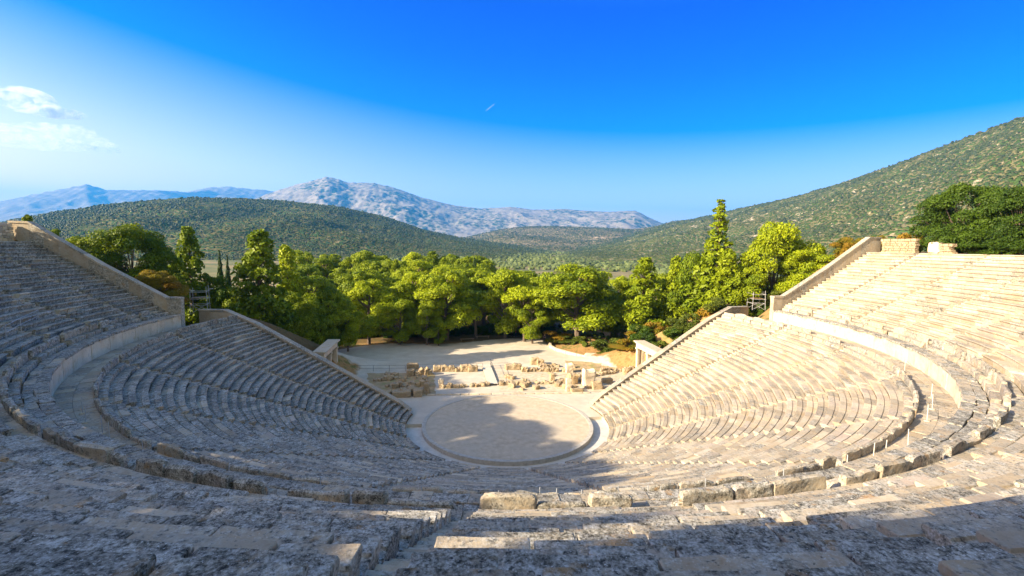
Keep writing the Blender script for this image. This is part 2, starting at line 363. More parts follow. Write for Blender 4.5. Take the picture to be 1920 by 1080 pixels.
# ------------------------------------------------------------------ ground sheet (polar)
def build_ground():
    rr = [10.2, 10.9, 12.08, 12.1]+list(np.arange(13, 70, 1.2))+list(70*1.06**np.arange(1, 60))
    rr = np.array([q for q in rr if q < 2300]+[2600, 3600, 6000, 12000, 26000])
    aa = np.concatenate([np.arange(-197.9, 17.9, 2.4), np.arange(18.1, 162, 1.6)])
    aa = np.unique(np.concatenate([aa, [-187.9, -188.1, 6.9, 7.1, -186.9, -187.1, 17.9, 18.1, 161.9, 3.0, 3.05, -183, -183.05]]))
    R_, A_ = np.meshgrid(rr, np.radians(aa), indexing='ij')
    X = R_*np.cos(A_); Y = R_*np.sin(A_); Z = terrain(X, Y)
    Ad = np.degrees(A_)
    Z = np.where(R_ < 12.11, 0.0, Z)
    g_ = (R_ < 12.09) & (Ad <= 3.02) & (Ad >= -183.02)
    Z = np.where(g_, -0.40, Z)
    n, m = X.shape
    V = np.stack([X, Y, Z], -1).reshape(-1, 3)
    i, j = np.meshgrid(np.arange(n-1), np.arange(m), indexing='ij'); j2 = (j+1) % m
    Q = np.stack([i*m+j, (i+1)*m+j, (i+1)*m+j2, i*m+j2], -1).reshape(-1, 4)
    def sd(x, y):      # >0 on the trodden gravel
        r = np.hypot(x, y); a_ = np.degrees(np.arctan2(y, np.abs(x)))
        lim = 47+2*np.sin(x*.21)-.008*np.where(x < 0, x, 0)**2
        right = np.where(y > 38, 14.5, 14.5+(38-y)*.62)
        d1 = np.minimum(np.minimum(lim-y, right-x), np.minimum(x+37, y-25))
        d2 = np.minimum(np.minimum(y-11, 27-y), 22-np.abs(x))
        d3 = np.minimum(22-r, y+3)
        return np.maximum(np.maximum(d1, d2), d3)
    msk = np.clip(.5+sd(X, Y)/4, 0, 1)
    mt, nd, lk, b = mat('ground_mix')
    g = nd.new('ShaderNodeNewGeometry').outputs['Position']
    n1 = tex(nd, lk, g, 'n', .12, 8, .65); n2 = tex(nd, lk, g, 'n', 1.1, 8, .7); nf = tex(nd, lk, g, 'n', .012, 8, .7)
    near = ramp(nd, [(.30, (.10, .08, .03)), (.42, (.24, .14, .05)), (.50, (.38, .22, .09)), (.56, (.16, .15, .045)), (.70, (.09, .11, .03))]); lk.new(math_(nd, lk, 'ADD', math_(nd, lk, 'MULTIPLY', n1, .5), math_(nd, lk, 'MULTIPLY', n2, .5)), near.inputs[0])
    far = ramp(nd, [(.34, (.08, .10, .03)), (.48, (.13, .14, .05)), (.58, (.26, .20, .10)), (.66, (.15, .15, .06))]); lk.new(nf, far.inputs[0])
    ln = nd.new('ShaderNodeVectorMath'); ln.operation = 'LENGTH'; lk.new(g, ln.inputs[0])
    c = mix(nd, lk, thr(nd, lk, ln.outputs['Value'], 90, 180), near.outputs[0], far.outputs[0])
    at = nd.new('ShaderNodeAttribute'); at.attribute_name = 'tint'; sp = nd.new('ShaderNodeSeparateColor'); lk.new(at.outputs['Color'], sp.inputs[0])
    n9 = tex(nd, lk, g, 'n', .5, 9, .65); gv = ramp(nd, [(.3, (.45, .39, .31)), (.7, (.60, .54, .45))]); lk.new(n9, gv.inputs[0])
    gp = mix(nd, lk, math_(nd, lk, 'MULTIPLY', thr(nd, lk, n1, .45, .65), .6), gv.outputs[0], (.50, .42, .31))
    mk = thr(nd, lk, math_(nd, lk, 'ADD', sp.outputs[0], math_(nd, lk, 'MULTIPLY', math_(nd, lk, 'SUBTRACT', n9, .5), .7)), .42, .60)
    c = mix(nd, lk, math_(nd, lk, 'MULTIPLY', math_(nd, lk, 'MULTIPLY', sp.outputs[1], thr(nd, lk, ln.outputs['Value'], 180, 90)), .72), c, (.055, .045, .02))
    c = mix(nd, lk, mk, c, gp)
    lk.new(c, b.inputs['Base Color']); bump(nd, lk, b, n2, .5, .05)
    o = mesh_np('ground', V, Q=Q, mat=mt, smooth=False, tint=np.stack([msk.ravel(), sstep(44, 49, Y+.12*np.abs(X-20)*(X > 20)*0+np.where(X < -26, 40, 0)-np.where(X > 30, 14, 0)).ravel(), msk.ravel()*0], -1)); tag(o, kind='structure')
build_ground()

def ring_sheet(name, r0, r1, a0, a1, z, mt, n=160, thick=0.0):
    t = np.radians(np.linspace(a0, a1, n+1)); V = []
    prof = [(r0, z), (r1, z)] if not thick else [(r0, z-thick), (r0, z), (r1, z), (r1, z-thick)]
    for r, zz in prof: V.append(np.stack([r*np.cos(t), r*np.sin(t), t*0+zz], -1))
    V = np.vstack(V); m = n+1; Q = []
    for k in range(len(prof)-1):
        i = np.arange(n); Q.append(np.stack([k*m+i+1, k*m+i, (k+1)*m+i, (k+1)*m+i+1], -1))
    return mesh_np(name, V, Q=np.vstack(Q), mat=mt)
def disk(name, r, z, mt):
    t = np.radians(np.arange(0, 360, 3)); V = np.stack([r*np.cos(t), r*np.sin(t), t*0+z], -1)
    return mesh_np(name, V, N=[list(range(len(V)))], mat=mt)
tag(disk('orchestra_floor', 9.79, 0.02, M['orch']), kind='structure')
k = ring_sheet('orchestra_kerb', 9.78, 10.22, 0, 360, 0.07, M['kerb'], 240, .6)
tag(k, 'round white stone kerb circling the earth orchestra floor', 'kerb')
tag(ring_sheet('gutter_path', 10.18, 12.09, -183, 3, -0.396, M['marblepave'], 160), kind='structure')
# ------------------------------------------------------------------ seat blocks
def profile(T, H, fine):
    """closed section (s = depth from the front edge, z from the tread below) of one seat block"""
    p = [(.13, -.22), (.11, H*.50), (.03, H*.68), (0, H*.82), (0, H-.03), (.02, H), (.40, H), (.43, H-.045), (T+.05, H-.045), (T+.05, -.22)]
    if not fine: return np.array(p)
    out = []
    for a, b in zip(p[:-1], p[1:]):
        L = math.hypot(b[0]-a[0], b[1]-a[1]); n = max(1, int(L/fine))
        for i in range(n): out.append((a[0]+(b[0]-a[0])*i/n, a[1]+(b[1]-a[1])*i/n))
    out.append(p[-1])
    return np.array(out)

def add_block(mb, prof, r0, z0, t0, t1, seglen, tint, dz=0, dr=0, tilt=0, amp=.006, roll_=0):
    L = r0*(t1-t0); n = max(2, int(L/seglen)); e = .02/max(r0, 1)
    ts = np.concatenate([[t0, t0+e], np.linspace(t0+e, t1-e, n+1)[1:-1], [t1-e, t1]])
    m = len(prof); cen = prof.mean(0)
    P = np.broadcast_to(prof, (len(ts), m, 2)).copy()
    for k in (0, -1): P[k] = cen+(prof-cen)*(np.array([.955, .94]) if m > 12 else np.array([.99, .985]))
    tm = (t0+t1)/2
    s = P[:, :, 0]; z = P[:, :, 1]+tilt*((ts-tm)*r0)[:, None]+dz + roll_*(s-.35)
    rr = r0+s+dr
    X = rr*np.cos(ts)[:, None]; Y = rr*np.sin(ts)[:, None]; Z = z0+z
    V = np.stack([X, Y, Z], -1).reshape(-1, 3)
    if amp: 
        V = V+np.stack([noise(V+31*q_, .55, 4) for q_ in range(3)], -1)*amp
    F = []
    b = mb.n; nr = len(ts)
    for i in range(nr-1):
        for j in range(m-1):
            F.append([b+i*m+j+1, b+(i+1)*m+j+1, b+(i+1)*m+j, b+i*m+j])
    F.append([b+j for j in range(m)][::-1]); F.append([b+(nr-1)*m+j for j in range(m)])
    mb.V.append(V); mb.F += F; mb.n += len(V); mb.C.append(np.broadcast_to(np.asarray(tint, float), (len(V), 3)))

def damage(tdeg):   # 0 on the clean right bank .. 1 on the worn left bank
    c = -tdeg-90        # >0 left of the middle
    return float(np.clip(.45+c/110, 0.12, 1))
def dist_cam(r, tdeg, z):
    return math.sqrt((r*math.cos(rad(tdeg))-CX)**2+(r*math.sin(rad(tdeg))-CY)**2+(z-CZ)**2)

def seat_row(parent, r0, zt, H, T, a0, a1, tier):
    """one curved row of blocks in one wedge; zt = top of the row"""
    mb = MB(); a = rad(a0); end = rad(a1)
    while a < end-.2/r0:
        L = rnd.uniform(.8, 1.75)*(1.25 if tier == 'u' else 1)
        b = a+L/r0
        if end-b < .55/r0: b = end
        tdm = math.degrees((a+b)/2); dm = damage(tdm); d = dist_cam(r0, tdm, zt)
        fine = d < 12.5; mid = d < 24
        seg = .09 if fine else (.22 if mid else .7)
        pf = profile(T, H, .09 if fine else (.2 if mid else 0))
        far = d > 24
        g = rnd.uniform(.006, .015)/r0*(3.2 if fine else 1.4 if mid else 1)
        if rnd.random() < .1*dm+.02: g *= rnd.uniform(2, 4)
        up = tier == 'u'
        lich = np.clip(rnd.gauss(.27+.58*dm*(1 if up else .9), .10+.12*dm), 0, 1)
        if up and r0 < 53 and -150 < tdm < -55: lich = min(1, lich+.18*sstep(20, 6, d))
        tint = (rnd.random()*(1-.45*sstep(16, 5, d)*up), rnd.random(), lich)  # nearest upper blocks tinted darker: foreground shading put into the block colour
        k = .35+dm
        dz = rnd.gauss(0, (.019 if fine or mid else .011)*k); dr = rnd.gauss(0, .014*k)
        if rnd.random() < .05*dm: dz -= rnd.uniform(.03, .09); dr += rnd.uniform(-.06, .06)
        add_block(mb, pf, r0, zt-H, a+g, b-g, seg, tint, dz, dr, rnd.gauss(0, .007*k), (.014 if fine else .009 if mid else .005)*(.5+dm), rnd.gauss(0, .012*k))
        a = b
    if mb.n: return mb.build('seat_row', M['stone'], parent)

def staircase(parent, tdeg, half, rows, r0, T, zf, H, drop=.13):
    mb = MB()
    for i in range(rows):
        for h in (0, 1):
            r = r0+i*T+h*T/2; zt = zf(i)-H+(.5 if h == 0 else 1)*H-drop
            hw = half/r
            d = dist_cam(r, tdeg, zt); fine = d < 12
            p = np.array([(0, -.35), (0, -.02), (.02, 0), (.22, 0), (T/2+.04, 0), (T/2+.04, -.35)])
            if fine:
                p = np.array([(0, -.35), (0, -.2), (0, -.1), (0, -.02), (.02, 0), (.1, .0), (.2, 0), (.3, 0), (T/2+.04, 0), (T/2+.04, -.35)])
            dm = damage(tdeg)
            add_block(mb, p, r, zt, rad(tdeg)-hw, rad(tdeg)+hw, .1 if fine else .4, (rnd.random(), rnd.random(), .35 if dm < .6 else .5), rnd.gauss(0, .008), rnd.gauss(0, .012), rnd.gauss(0, .01), .012 if fine else .006)
    return mb.build('staircase', M['stone'], parent)

def fill_slab(parent, name, a0, a1, pts):
    """earth and rubble core of one wedge, extruded along the arc"""
    t = np.radians(np.linspace(a0, a1, 7)); m = len(pts); V = []
    for tt in t:
        for r, z in pts: V.append((r*math.cos(tt), r*math.sin(tt), z))
    Q = [(i*m+j+1, (i+1)*m+j+1, (i+1)*m+j, i*m+j) for i in range(6) for j in range(m-1)]
    return mesh_np(name, V, Q=Q, mat=M['fill'], parent=parent, N=[[j for j in range(m)][::-1], [6*m+j for j in range(m)]])

def throne_run(parent, r0, z0, a0, a1, seatd, seath, backt, backh, ruin):
    """bench stones with tall backs behind them; backs worn to uneven heights"""
    mb = MB(); a = rad(a0); end = rad(a1)
    while a < end-.3/r0:
        b = a+rnd.uniform(1.1, 2.2)/r0
        if end-b < .6/r0: b = end
        tm = (a+b)/2; td = math.degrees(tm); d = dist_cam(r0, td, z0); L = (b-a)*r0
        dm = damage(td); tint = (rnd.random()*.8, rnd.random(), np.clip(rnd.gauss(.45+.35*dm, .12), 0, 1))
        fine = .1 if d < 18 else (.16 if d < 32 else .3)
        rs = r0+seatd/2
        mb.rough((rs*math.cos(tm), rs*math.sin(tm), z0+seath/2-.15), (L-.02, seatd, seath+.3), tm+math.pi/2, fine, .018, .25, tint)
        hb = backh*rnd.choice([1, 1, 1, .97, .93, .86, .75] if rnd.random() < ruin else [1, 1, .98])
        if rnd.random() < ruin*.06: hb = 0
        if hb:
            rb = r0+seatd+backt/2+.004
            mb.rough((rb*math.cos(tm)+rnd.gauss(0, .01), rb*math.sin(tm)+rnd.gauss(0, .01), z0+hb/2-.15), (L+.01, backt, hb+.3), tm+math.pi/2+rnd.gauss(0, .015), fine*.8, .035+.02*dm, .25, tint, topcut=.28*ruin, tiltx=rnd.gauss(0, .03))
        a = b
    return mb.build('backrest_bench', M['stone'], parent)

# lower tier: 12 wedges of 18 degrees
lower = empty('lower_seating', (0, 0, 0))
tag(lower, 'lower tier of curved limestone seat rows stepping down to the round orchestra', 'stone seating')
stairs_l = [-90+18*k for k in range(-6, 7)]
SW = .38
for k in range(12):
    a0, a1 = stairs_l[k], stairs_l[k+1]
    wd = fill_slab(lower, 'seating_wedge', a0, a1, [(12.13, -.9), (12.13, .085), (12.5, .09), (36.0, 10.55), (36.9, 10.9), (38.3, 10.9), (38.3, 8)])
    for i in range(LN):
        r = LR0+i*LT; g = math.degrees(SW/r)
        e0 = a0+(g if k > 0 else .15); e1 = a1-(g if k < 11 else .15)
        seat_row(wd, r, lz(i), LH, LT, e0, e1, 'l')
    g = math.degrees(SW/36)
    throne_run(wd, LR0+LN*LT, lz(LN-1)-.02, a0+g, a1-g, .48, .40, .20, 1.02, .75)
for k in range(1, 12):
    staircase(lower, stairs_l[k], SW-.012, LN+1, LR0, LT, lz, LH)

# diazoma walkway between the tiers
def diazoma():
    mb = MB(); r0, r1 = LR0+LN*LT+.69, RW
    for ring in range(2):
        ra, rb = r0+(r1-r0)*ring/2, r0+(r1-r0)*(ring+1)/2
        a = rad(-198)
        while a < rad(18):
            b = min(a+rnd.uniform(.7, 1.5)/rb, rad(18)); q = .006/rb
            p = np.array([(.004, -.4), (.004, -.01), (.015, 0), (rb-ra-.015, 0), (rb-ra-.004, -.01), (rb-ra-.004, -.4)])
            add_block(mb, p, ra, ZD, a+q, b-q, .4, (rnd.uniform(0, .7), rnd.uniform(.05, .9), rnd.uniform(.2, .6)), rnd.gauss(0, .012), 0, 0, .004)
            a = b
    tag(mb.build('walkway_path', M['stone']), kind='structure')
diazoma()

# upper tier
upper = empty('upper_seating', (0, 0, 0))
tag(upper, 'upper tier of worn stone seat rows above the pale curved walkway wall', 'stone seating')
# podium wall of upright panels
def podium():
    mb = MB(); cap = MB()
    for (mbx, hh0, hh1, ra, rb, lo, hi) in ((mb, ZD-.3, ZW-.20, RW, RW+.45, .8, 1.5), (cap, ZW-.196, ZW, RW-.07, RW+.52, .7, 1.5), (cap, ZW-.196, ZW-.005, RW+.53, RW+1.02, .7, 1.4)):
        a = rad(-187)
        while a < rad(7):
            b = min(a+rnd.uniform(lo, hi)/ra, rad(7)); q = .007/ra
            h = hh1-hh0; top = h
            w_ = rb-ra
            p = np.array([(0, 0), (0, h*.33), (0, h*.66), (0, top-.02), (.02, top), (w_-.02, top), (w_, top-.02), (w_, 0)])
            td = math.degrees((a+b)/2)
            add_block(mbx, p, ra, hh0, a+q, b-q, .35, ((rnd.uniform(.55, 1), rnd.uniform(.25, .9), rnd.uniform(.0, .45)) if mbx is mb else (rnd.uniform(.0, .7), rnd.uniform(.02, .9), rnd.uniform(.45, 1))), 0 if mbx is mb else rnd.gauss(0, .02), rnd.gauss(0, .012 if mbx is mb else .03), 0, .008 if mbx is mb else .03)
            a = b
    mb.build('podium_wall', M['wallstone'], upper); cap.build('podium_coping', M['stone'], upper)
podium()
stairs_u = [-187]+[-90.5+9*k for k in range(-10, 11)]+[7]
for k in range(len(stairs_u)-1):
    a0, a1 = stairs_u[k], stairs_u[k+1]
    wd = fill_slab(upper, 'seating_wedge', a0, a1, [(38.85, 10), (38.85, ZW-.22), (40.0, ZW-.15), (40.1, ZW+.3), (41.0, UZ0-.22), (55.0, ZTOP-.62), (57.2, ZTOP-.3), (57.2, 15)])
    for i in range(UN):
        r = UR0+i*UT; g = math.degrees(SW/r)
        e0 = a0+(g if k > 0 else .1); e1 = a1-(g if k < len(stairs_u)-2 else .1)
        seat_row(wd, r, uz(i), UH, UT, e0, e1, 'u')
    g = math.degrees(SW/39.5)
    throne_run(wd, 39.42, ZW-.02, a0+g, a1-g, .46, .38, .28, 1.04, .95 if abs((a0+a1)/2+90) > 50 else .6)
for k in range(1, len(stairs_u)-1):
    staircase(upper, stairs_u[k], SW-.012, UN, UR0, UT, uz, UH, .20)
# paving behind the thrones and the rim path
def rings(name, r0, r1, z, a0, a1, n):
    mb = MB()
    for q in range(n):
        ra, rb = r0+(r1-r0)*q/n, r0+(r1-r0)*(q+1)/n; a = rad(a0)
        while a < rad(a1):
            b = min(a+rnd.uniform(.7, 1.5)/rb, rad(a1)); e = .006/rb; w_ = rb-ra
            p = np.array([(.004, -.3), (.004, -.01), (.015, 0), (w_-.015, 0), (w_-.004, -.01), (w_-.004, -.3)])
            add_block(mb, p, ra, z, a+e, b-e, .4, (rnd.random(), rnd.random(), rnd.uniform(.3, .7)), rnd.gauss(0, .012), 0, 0, .006); a = b
    tag(mb.build(name, M['stone']), kind='structure')
rings('walkway_path', 40.16, 40.75, ZW+.52, -187, 7, 1)
rings('rim_path', RTOP+.06, RTOP+1.5, ZTOP-.04, -187, 7, 2)

# ------------------------------------------------------------------ retaining walls
def wall_along(name, adeg, pts, width, capw, capth, label, side):
    """pts: list of (r, ztop, zbottom) ; wall runs radially at angle adeg"""
    t = empty(name, (0, 0, 0)); tag(t, label, 'wall')
    a = rad(adeg); d = np.array([math.cos(a), math.sin(a)]); n = np.array([-d[1], d[0]])*side
    def seg(part, mt, w0, w1, ztop, zbot, block):
        mb = MB()
        for (ra, za, ba), (rb, zb, bb) in zip(pts[:-1], pts[1:]):
            L = rb-ra; k = max(1, int(L/block)) if L > .5 else 1
            for i in range(k):
                q0, q1 = i/k, (i+1)/k; V = []
                jit = rnd.gauss(0, .003); jt = rnd.gauss(0, .006)
                for q, e in ((q0, .003), (q1, -.003)):
                    r = ra+L*q+e; zt = za+(zb-za)*q; zl = ba+(bb-ba)*q
                    for ww, zz in ((w0, zbot(zt, zl)), (w0, ztop(zt)), (w1, ztop(zt)), (w1, zbot(zt, zl))):
                        p = d*r+n*(ww+jit); V.append((p[0], p[1], zz+(jt if zz > zl+.1 else 0)))
                F = [[0, 1, 5, 4], [1, 2, 6, 5], [2, 3, 7, 6], [0, 3, 2, 1], [4, 5, 6, 7], [3, 0, 4, 7]]
                if side > 0: F = [f_[::-1] for f_ in F]
                mb.add(V, F, (rnd.uniform(.35, 1), rnd.uniform(.1, .95), rnd.uniform(.2, .8)))
        return mb.build(part, mt, t)
    seg('wall_body', M['parapet'], .05, width, lambda z: z-capth-.003, lambda zt, zl: zl, 1.4)
    seg('coping', M['parapet'], -.04, capw, lambda z: z, lambda zt, zl: zt-capth, 1.7)
    return t
def lowpts(extra=0):
    f = lambda r: .1+(r-LR0)*LH/LT
    return [(12.6, .50, -.3), (14, f(14)+.50, -.3), (34, f(34)+.62, -1+8*.6), (38.6, ZD+1.0, 8), (42.5, ZD+.9, 8)]
wall_along('retaining_wall', 180-AL, lowpts(), .7, .78, .22, 'sloping stone retaining wall beside the shaded left end of the lower seats', -1)
wall_along('retaining_wall', AL, lowpts(), .7, .78, .22, 'sloping stone retaining wall beside the sunlit right end of the lower seats', 1)
g_ = lambda r: UZ0+(r-UR0)*UH/UT
uppts = [(RW-.02, ZD+3.5, ZD-1), (39.9, ZD+3.5, ZD-1), (40.0, ZD+3.48, ZD-1), (47, g_(47)+1.75, 12), (RTOP, ZTOP+2.25, 16), (RTOP+2.2, ZTOP+2.3, 18)]
wall_along('parapet_wall', 180-AU, uppts, .62, .72, .24, 'high sloping parapet wall closing the left end of the upper seats, top edge in sunlight', -1)
wall_along('parapet_wall', AU, uppts, .62, .72, .24, 'high sloping parapet wall closing the right end of the upper seats below the dark round trees', 1)

# ruined rim wall at the right top corner and the odd stones next to it
def ruin_wall(name, label, a0, a1, r, z, h, th, mt, cat='wall'):
    mb = MB(); zz = z; c = 0
    while zz < z+h-.05:
        hh = rnd.uniform(.26, .42); a = rad(a0)+rnd.uniform(0, .5)/r
        end = rad(a1)-rnd.uniform(0, .35)/r
        while a < end:
            b = min(a+rnd.uniform(.45, 1.0)/r, end); tm = (a+b)/2
            if (b-a)*r > .15: mb.rough((r*math.cos(tm), r*math.sin(tm), zz+hh/2), ((b-a)*r-.02, th*rnd.uniform(.9, 1.05), hh-.015), tm+math.pi/2, .22, .025, .2, (rnd.uniform(0, .25), rnd.uniform(.0, .3), 1) if mt is M['rough'] else None)
            a = b
        zz += hh
    o = mb.build(name, mt); tag(o, label, cat); return o
ruin_wall('ruined_wall', 'brown coursed rubble wall at the top right corner of the theatre', 1.2, 6.6, RTOP+1.8, ZTOP-.1, 2.0, .7, M['rough'])
ruin_wall('ruined_wall', 'low broken stub of rubble wall between the bright stone and the dark tree', -3.2, -1.2, RTOP+1.9, ZTOP-.1, 1.3, .8, M['rough'])
mb = MB(); tm = rad(-.2); r = RTOP+2.4
mb.rough((r*math.cos(tm), r*math.sin(tm), ZTOP+.75), (1.4, .8, 1.5), tm+math.pi/2, .2, .05, .4, (1, .5, 0))
tag(mb.build('stone_block', M['wallstone']), 'pale upright stone standing in the gap of the rubble wall', 'stone block')
# back retaining wall around the rim on the left (sunlit at its end)
ruin_wall('rim_wall', 'stone back wall along the left rim above the top seat row', -187, -170, RTOP+1.75, ZTOP-.1, 2.1, .6, M['wallstone'])

# ------------------------------------------------------------------ gates
def gate(x, y0, y1, face, label):
    """double doorway of the side entrance: three pillars, lintel beam and projecting roof slab; face = side with the deeper cornice"""
    t = empty('stone_gate', (x, (y0+y1)/2, 0)); tag(t, label, 'stone gate'); h = 4.55; L = y1-y0
    ys = [-L/2+.35, -.1, L/2-.35]
    for yy in ys:
        m = MB()
        for dx in (-.42, .42):
            m.box((dx, yy, h/2-.1), (.42, .62, h+.2), jit=.012, tint=(.9, .5, .15))
        m.box((0, yy, h/2-.1), (.42, .44, h+.19), jit=.008, tint=(.7, .5, .2))
        m.box((0, yy, h-.16), (1.5, .78, .26), jit=.008, tint=(.9, .5, .2)); m.box((0, yy, .12), (1.45, .76, .4), jit=.01, tint=(.6, .5, .4))
        m.build('pillar', M['wallstone'], t)
    m = MB(); m.box((0, 0, h+.36), (1.22, L+.1, .70), jit=.012, tint=(.95, .5, .1)); m.build('lintel', M['wallstone'], t)
    m = MB(); m.box((0, 0, h+.80), (1.55, L+.3, .17), jit=.01, tint=(.8, .4, .3)); m.box((0, 0, h+.99), (1.9, L+.6, .20), jit=.02, tint=(.6, .3, .5)); m.build('cornice', M['wallstone'], t)
    return t
gate(24.9, 10.6, 18.9, -1, 'sunlit pale stone double gateway beside the right retaining wall')
gate(-25.6, 15.2, 23.4, 1, 'shaded brown stone double gateway beside the left retaining wall')

# ------------------------------------------------------------------ stage ruins
def block(name, u, v, sx, sy, sz, label, cat, group=None, rz=0, mt='rough', tint=None, z=0, amp=.05, topcut=.2, rr=.5):
    p = onz(u, v, z); m = MB()
    m.rough((0, 0, sz/2-.03), (sx, sy, sz+.06), 0, max(.10, min(sx, sy, sz)/8), amp*1.5, rr*.5, tint, topcut=topcut)
    o = m.build(name, M[mt]); o.location = (p[0], p[1]+sy/2, z); o.rotation_euler = (0, 0, rz)
    return tag(o, label, cat, group)
gr = 'square foundation blocks lined up before the plaza fence'
block('stone_block', 773, 697, 1.9, 1.2, 1.35, 'dark shaded square block standing alone left of the row of brown blocks', 'stone block', rz=.05, tint=(0, .5, .9))
for i, (u, s, h) in enumerate(((820, 1.25, 1.0), (834, 1.2, 1.0), (847, .95, 1.0), (858, .9, .6), (871, 1.4, 1.1), (887, 1.7, 1.1))):
    lab = ['brown foundation block at the left end of the six-block row', 'brown foundation block second from the left in the six-block row', 'narrow upright brown block third in the six-block row', 'lowest and smallest brown block of the six-block row',
           'large brown block fifth in the six-block row', 'widest brown block at the right end of the six-block row'][i]
    block('stone_block', u, 697.5, s, 1.1, h, lab, 'stone block', gr, rz=rnd.gauss(0, .03), tint=(rnd.uniform(.3, .8), .1, .6))
for i, (u, s, h) in enumerate(((956, 1.5, .9), (970, 1.5, 1.05))):
    block('stone_block', u, 694, s, 1.1, h, ['mossy block right of the ramp on the grass edge', 'squared brown block right of the ramp beside the mossy block'][i], 'stone block', gr, tint=(.5, .1, .7))
def low_wall(name, label, pts, th, h, n, mt='rough', cat='ruined wall', miss=.08, hv=.4, z=0, big=.5):
    """low ruined footing of separate rough stones following a line of picture points on the ground"""
    P = [onz(u, v, 0)[:2] for u, v in pts]; m = MB(); segs = []
    for a, b in zip(P[:-1], P[1:]):
        L = np.linalg.norm(b-a); q = 0
        while q < L:
            l = rnd.uniform(.35, 1.0)*big*2
            if rnd.random() > miss:
                c = a+(b-a)*min(q+l/2, L)/L; hh = h*rnd.uniform(1-hv, 1+hv*.5)
                m.rough((c[0], c[1], z+hh/2-.06), (l*1.0, th*rnd.uniform(.7, 1.2), hh+.12), math.atan2(*(b-a)[::-1])+rnd.gauss(0, .12), .14, .09, .2, topcut=.4)
            q += l
    return tag(m.build(name, M[mt]), label, cat)
low_wall('ruined_wall', 'low front footing of the stage building left of the ramp', [(824, 727), (860, 726), (915, 723)], .9, .55, 0)
low_wall('ruined_wall', 'low front footing of the stage building right of the ramp', [(936, 722), (985, 721), (1062, 719)], .9, .6, 0)
low_wall('ruined_wall', 'back footing of rubble right of the mossy blocks', [(978, 697), (1010, 696), (1060, 697)], 1.0, .75, 0, hv=.5)
low_wall('ruined_wall', 'second row of tumbled stones behind the right front footing', [(1012, 688), (1040, 687), (1075, 690)], .8, .6, 0, miss=.25)
low_wall('ruined_wall', 'rubble footing crossing the right side of the stage ruins', [(1062, 711), (1100, 708), (1150, 700)], .9, .7, 0, miss=.15)
low_wall('ruined_wall', 'far right line of small upright stones by the gravel path', [(1125, 699), (1150, 697), (1185, 696)], .6, .8, 0, miss=.3)
low_wall('ruined_wall', 'shaded stack of coursed stones left of the gravel strip', [(763, 705), (785, 704), (808, 702)], 1.3, 1.2, 0, hv=.3)
low_wall('ruined_wall', 'lower shaded course of squared stones nearest the orchestra on the left', [(722, 742), (760, 740), (790, 738)], 1.0, 1.0, 0, hv=.3, big=.7)
low_wall('ruined_wall', 'middle course of the shaded left stage ruins', [(735, 728), (770, 726), (810, 722)], 1.1, .9, 0, hv=.4)
low_wall('ruined_wall', 'long shaded footing on the far left of the ruins', [(700, 716), (730, 712), (762, 711)], 1.0, .7, 0, hv=.4)
block('stone_pedestal', 827, 727, .75, .8, 1.3, 'round topped upright stone at the left end of the front footing', 'standing stone', tint=(1, .5, .2), mt='wallstone', rr=.8)
block('stone_pedestal', 1036, 720, .8, .7, 1.7, 'brown upright block breaking the right front footing', 'standing stone', tint=(.6, .1, .4))
block('stone_pedestal', 1067, 735, .75, .6, 2.0, 'tall pale pier standing at the corner of the orchestra floor', 'standing stone', tint=(1, .5, .1), mt='wallstone', topcut=.05, rr=.25)
block('boulder', 1076, 722, 1.6, 1.2, 1.6, 'orange brown broken block left of the bright cracked boulder', 'boulder', tint=(.8, .05, .5), rr=.9, amp=.1)
block('boulder', 1106, 727, 1.9, 1.3, 2.9, 'largest boulder of the ruins, bright on its left and dark on its right', 'boulder', tint=(1, .5, .2), mt='wallstone', rr=.9, amp=.06)
block('boulder', 1121, 731, 1.5, 1.0, 1.2, 'small square block in front of the largest boulder', 'boulder', tint=(.8, .1, .5))
block('boulder', 1140, 720, 1.7, 1.0, .9, 'low brown stone right of the largest boulder', 'boulder', tint=(.4, .1, .6), rr=.9)
block('boulder', 1068, 700, 1.3, 1.0, 1.7, 'white upright stone at the back of the right ruins', 'boulder', tint=(1, .5, 0), mt='wallstone', rr=.6)
block('boulder', 1014, 686, 1.2, .9, 1.1, 'tan squared stone topmost in the back rubble', 'boulder', tint=(.7, .15, .3))
block('boulder', 1003, 684, 1.5, .9, 1.3, 'pale squared stone beside the tan one in the back rubble', 'boulder', tint=(.9, .5, .2))
block('boulder', 1175, 704, 1.0, .8, 1.1, 'ochre stone drum near the foot of the right gateway', 'boulder', tint=(.8, .05, .3), rr=.8)
block('stone_slab', 1083, 737, 1.9, .9, .6, 'low flat slab beside the tall pale pier', 'stone slab', tint=(.6, .2, .3))
block('stone_pedestal', 800, 740, .8, .7, 1.7, 'dark upright post stone in the shade at the left orchestra edge', 'standing stone', tint=(0, .4, .8), topcut=.05)
block('stone_slab', 752, 746, 2.6, 1.3, .9, 'wide shaded slab lying closest to the left seats', 'stone slab', tint=(.5, .5, .6))
block('stone_slab', 783, 745, 1.3, .9, 1.0, 'squared shaded block right of the wide slab', 'stone slab', tint=(.6, .6, .5))
for i in range(34):
    u_ = rnd.uniform(940, 1180) if i < 24 else rnd.uniform(715, 810); v_ = rnd.uniform(700, 734); q = rnd.uniform(.35, .85)
    block('stone_block', u_, v_, q*1.4, q, q*rnd.uniform(.5, 1.1), 'small tumbled stone among the %s of the stage ruins' % ('sunlit right half' if i < 24 else 'shaded left end'), 'stone block', 'small tumbled stones in the %s stage ruins' % ('sunlit' if i < 24 else 'shaded'), rz=rnd.uniform(0, 3), tint=(rnd.random(), rnd.uniform(.05, .6), rnd.random()))
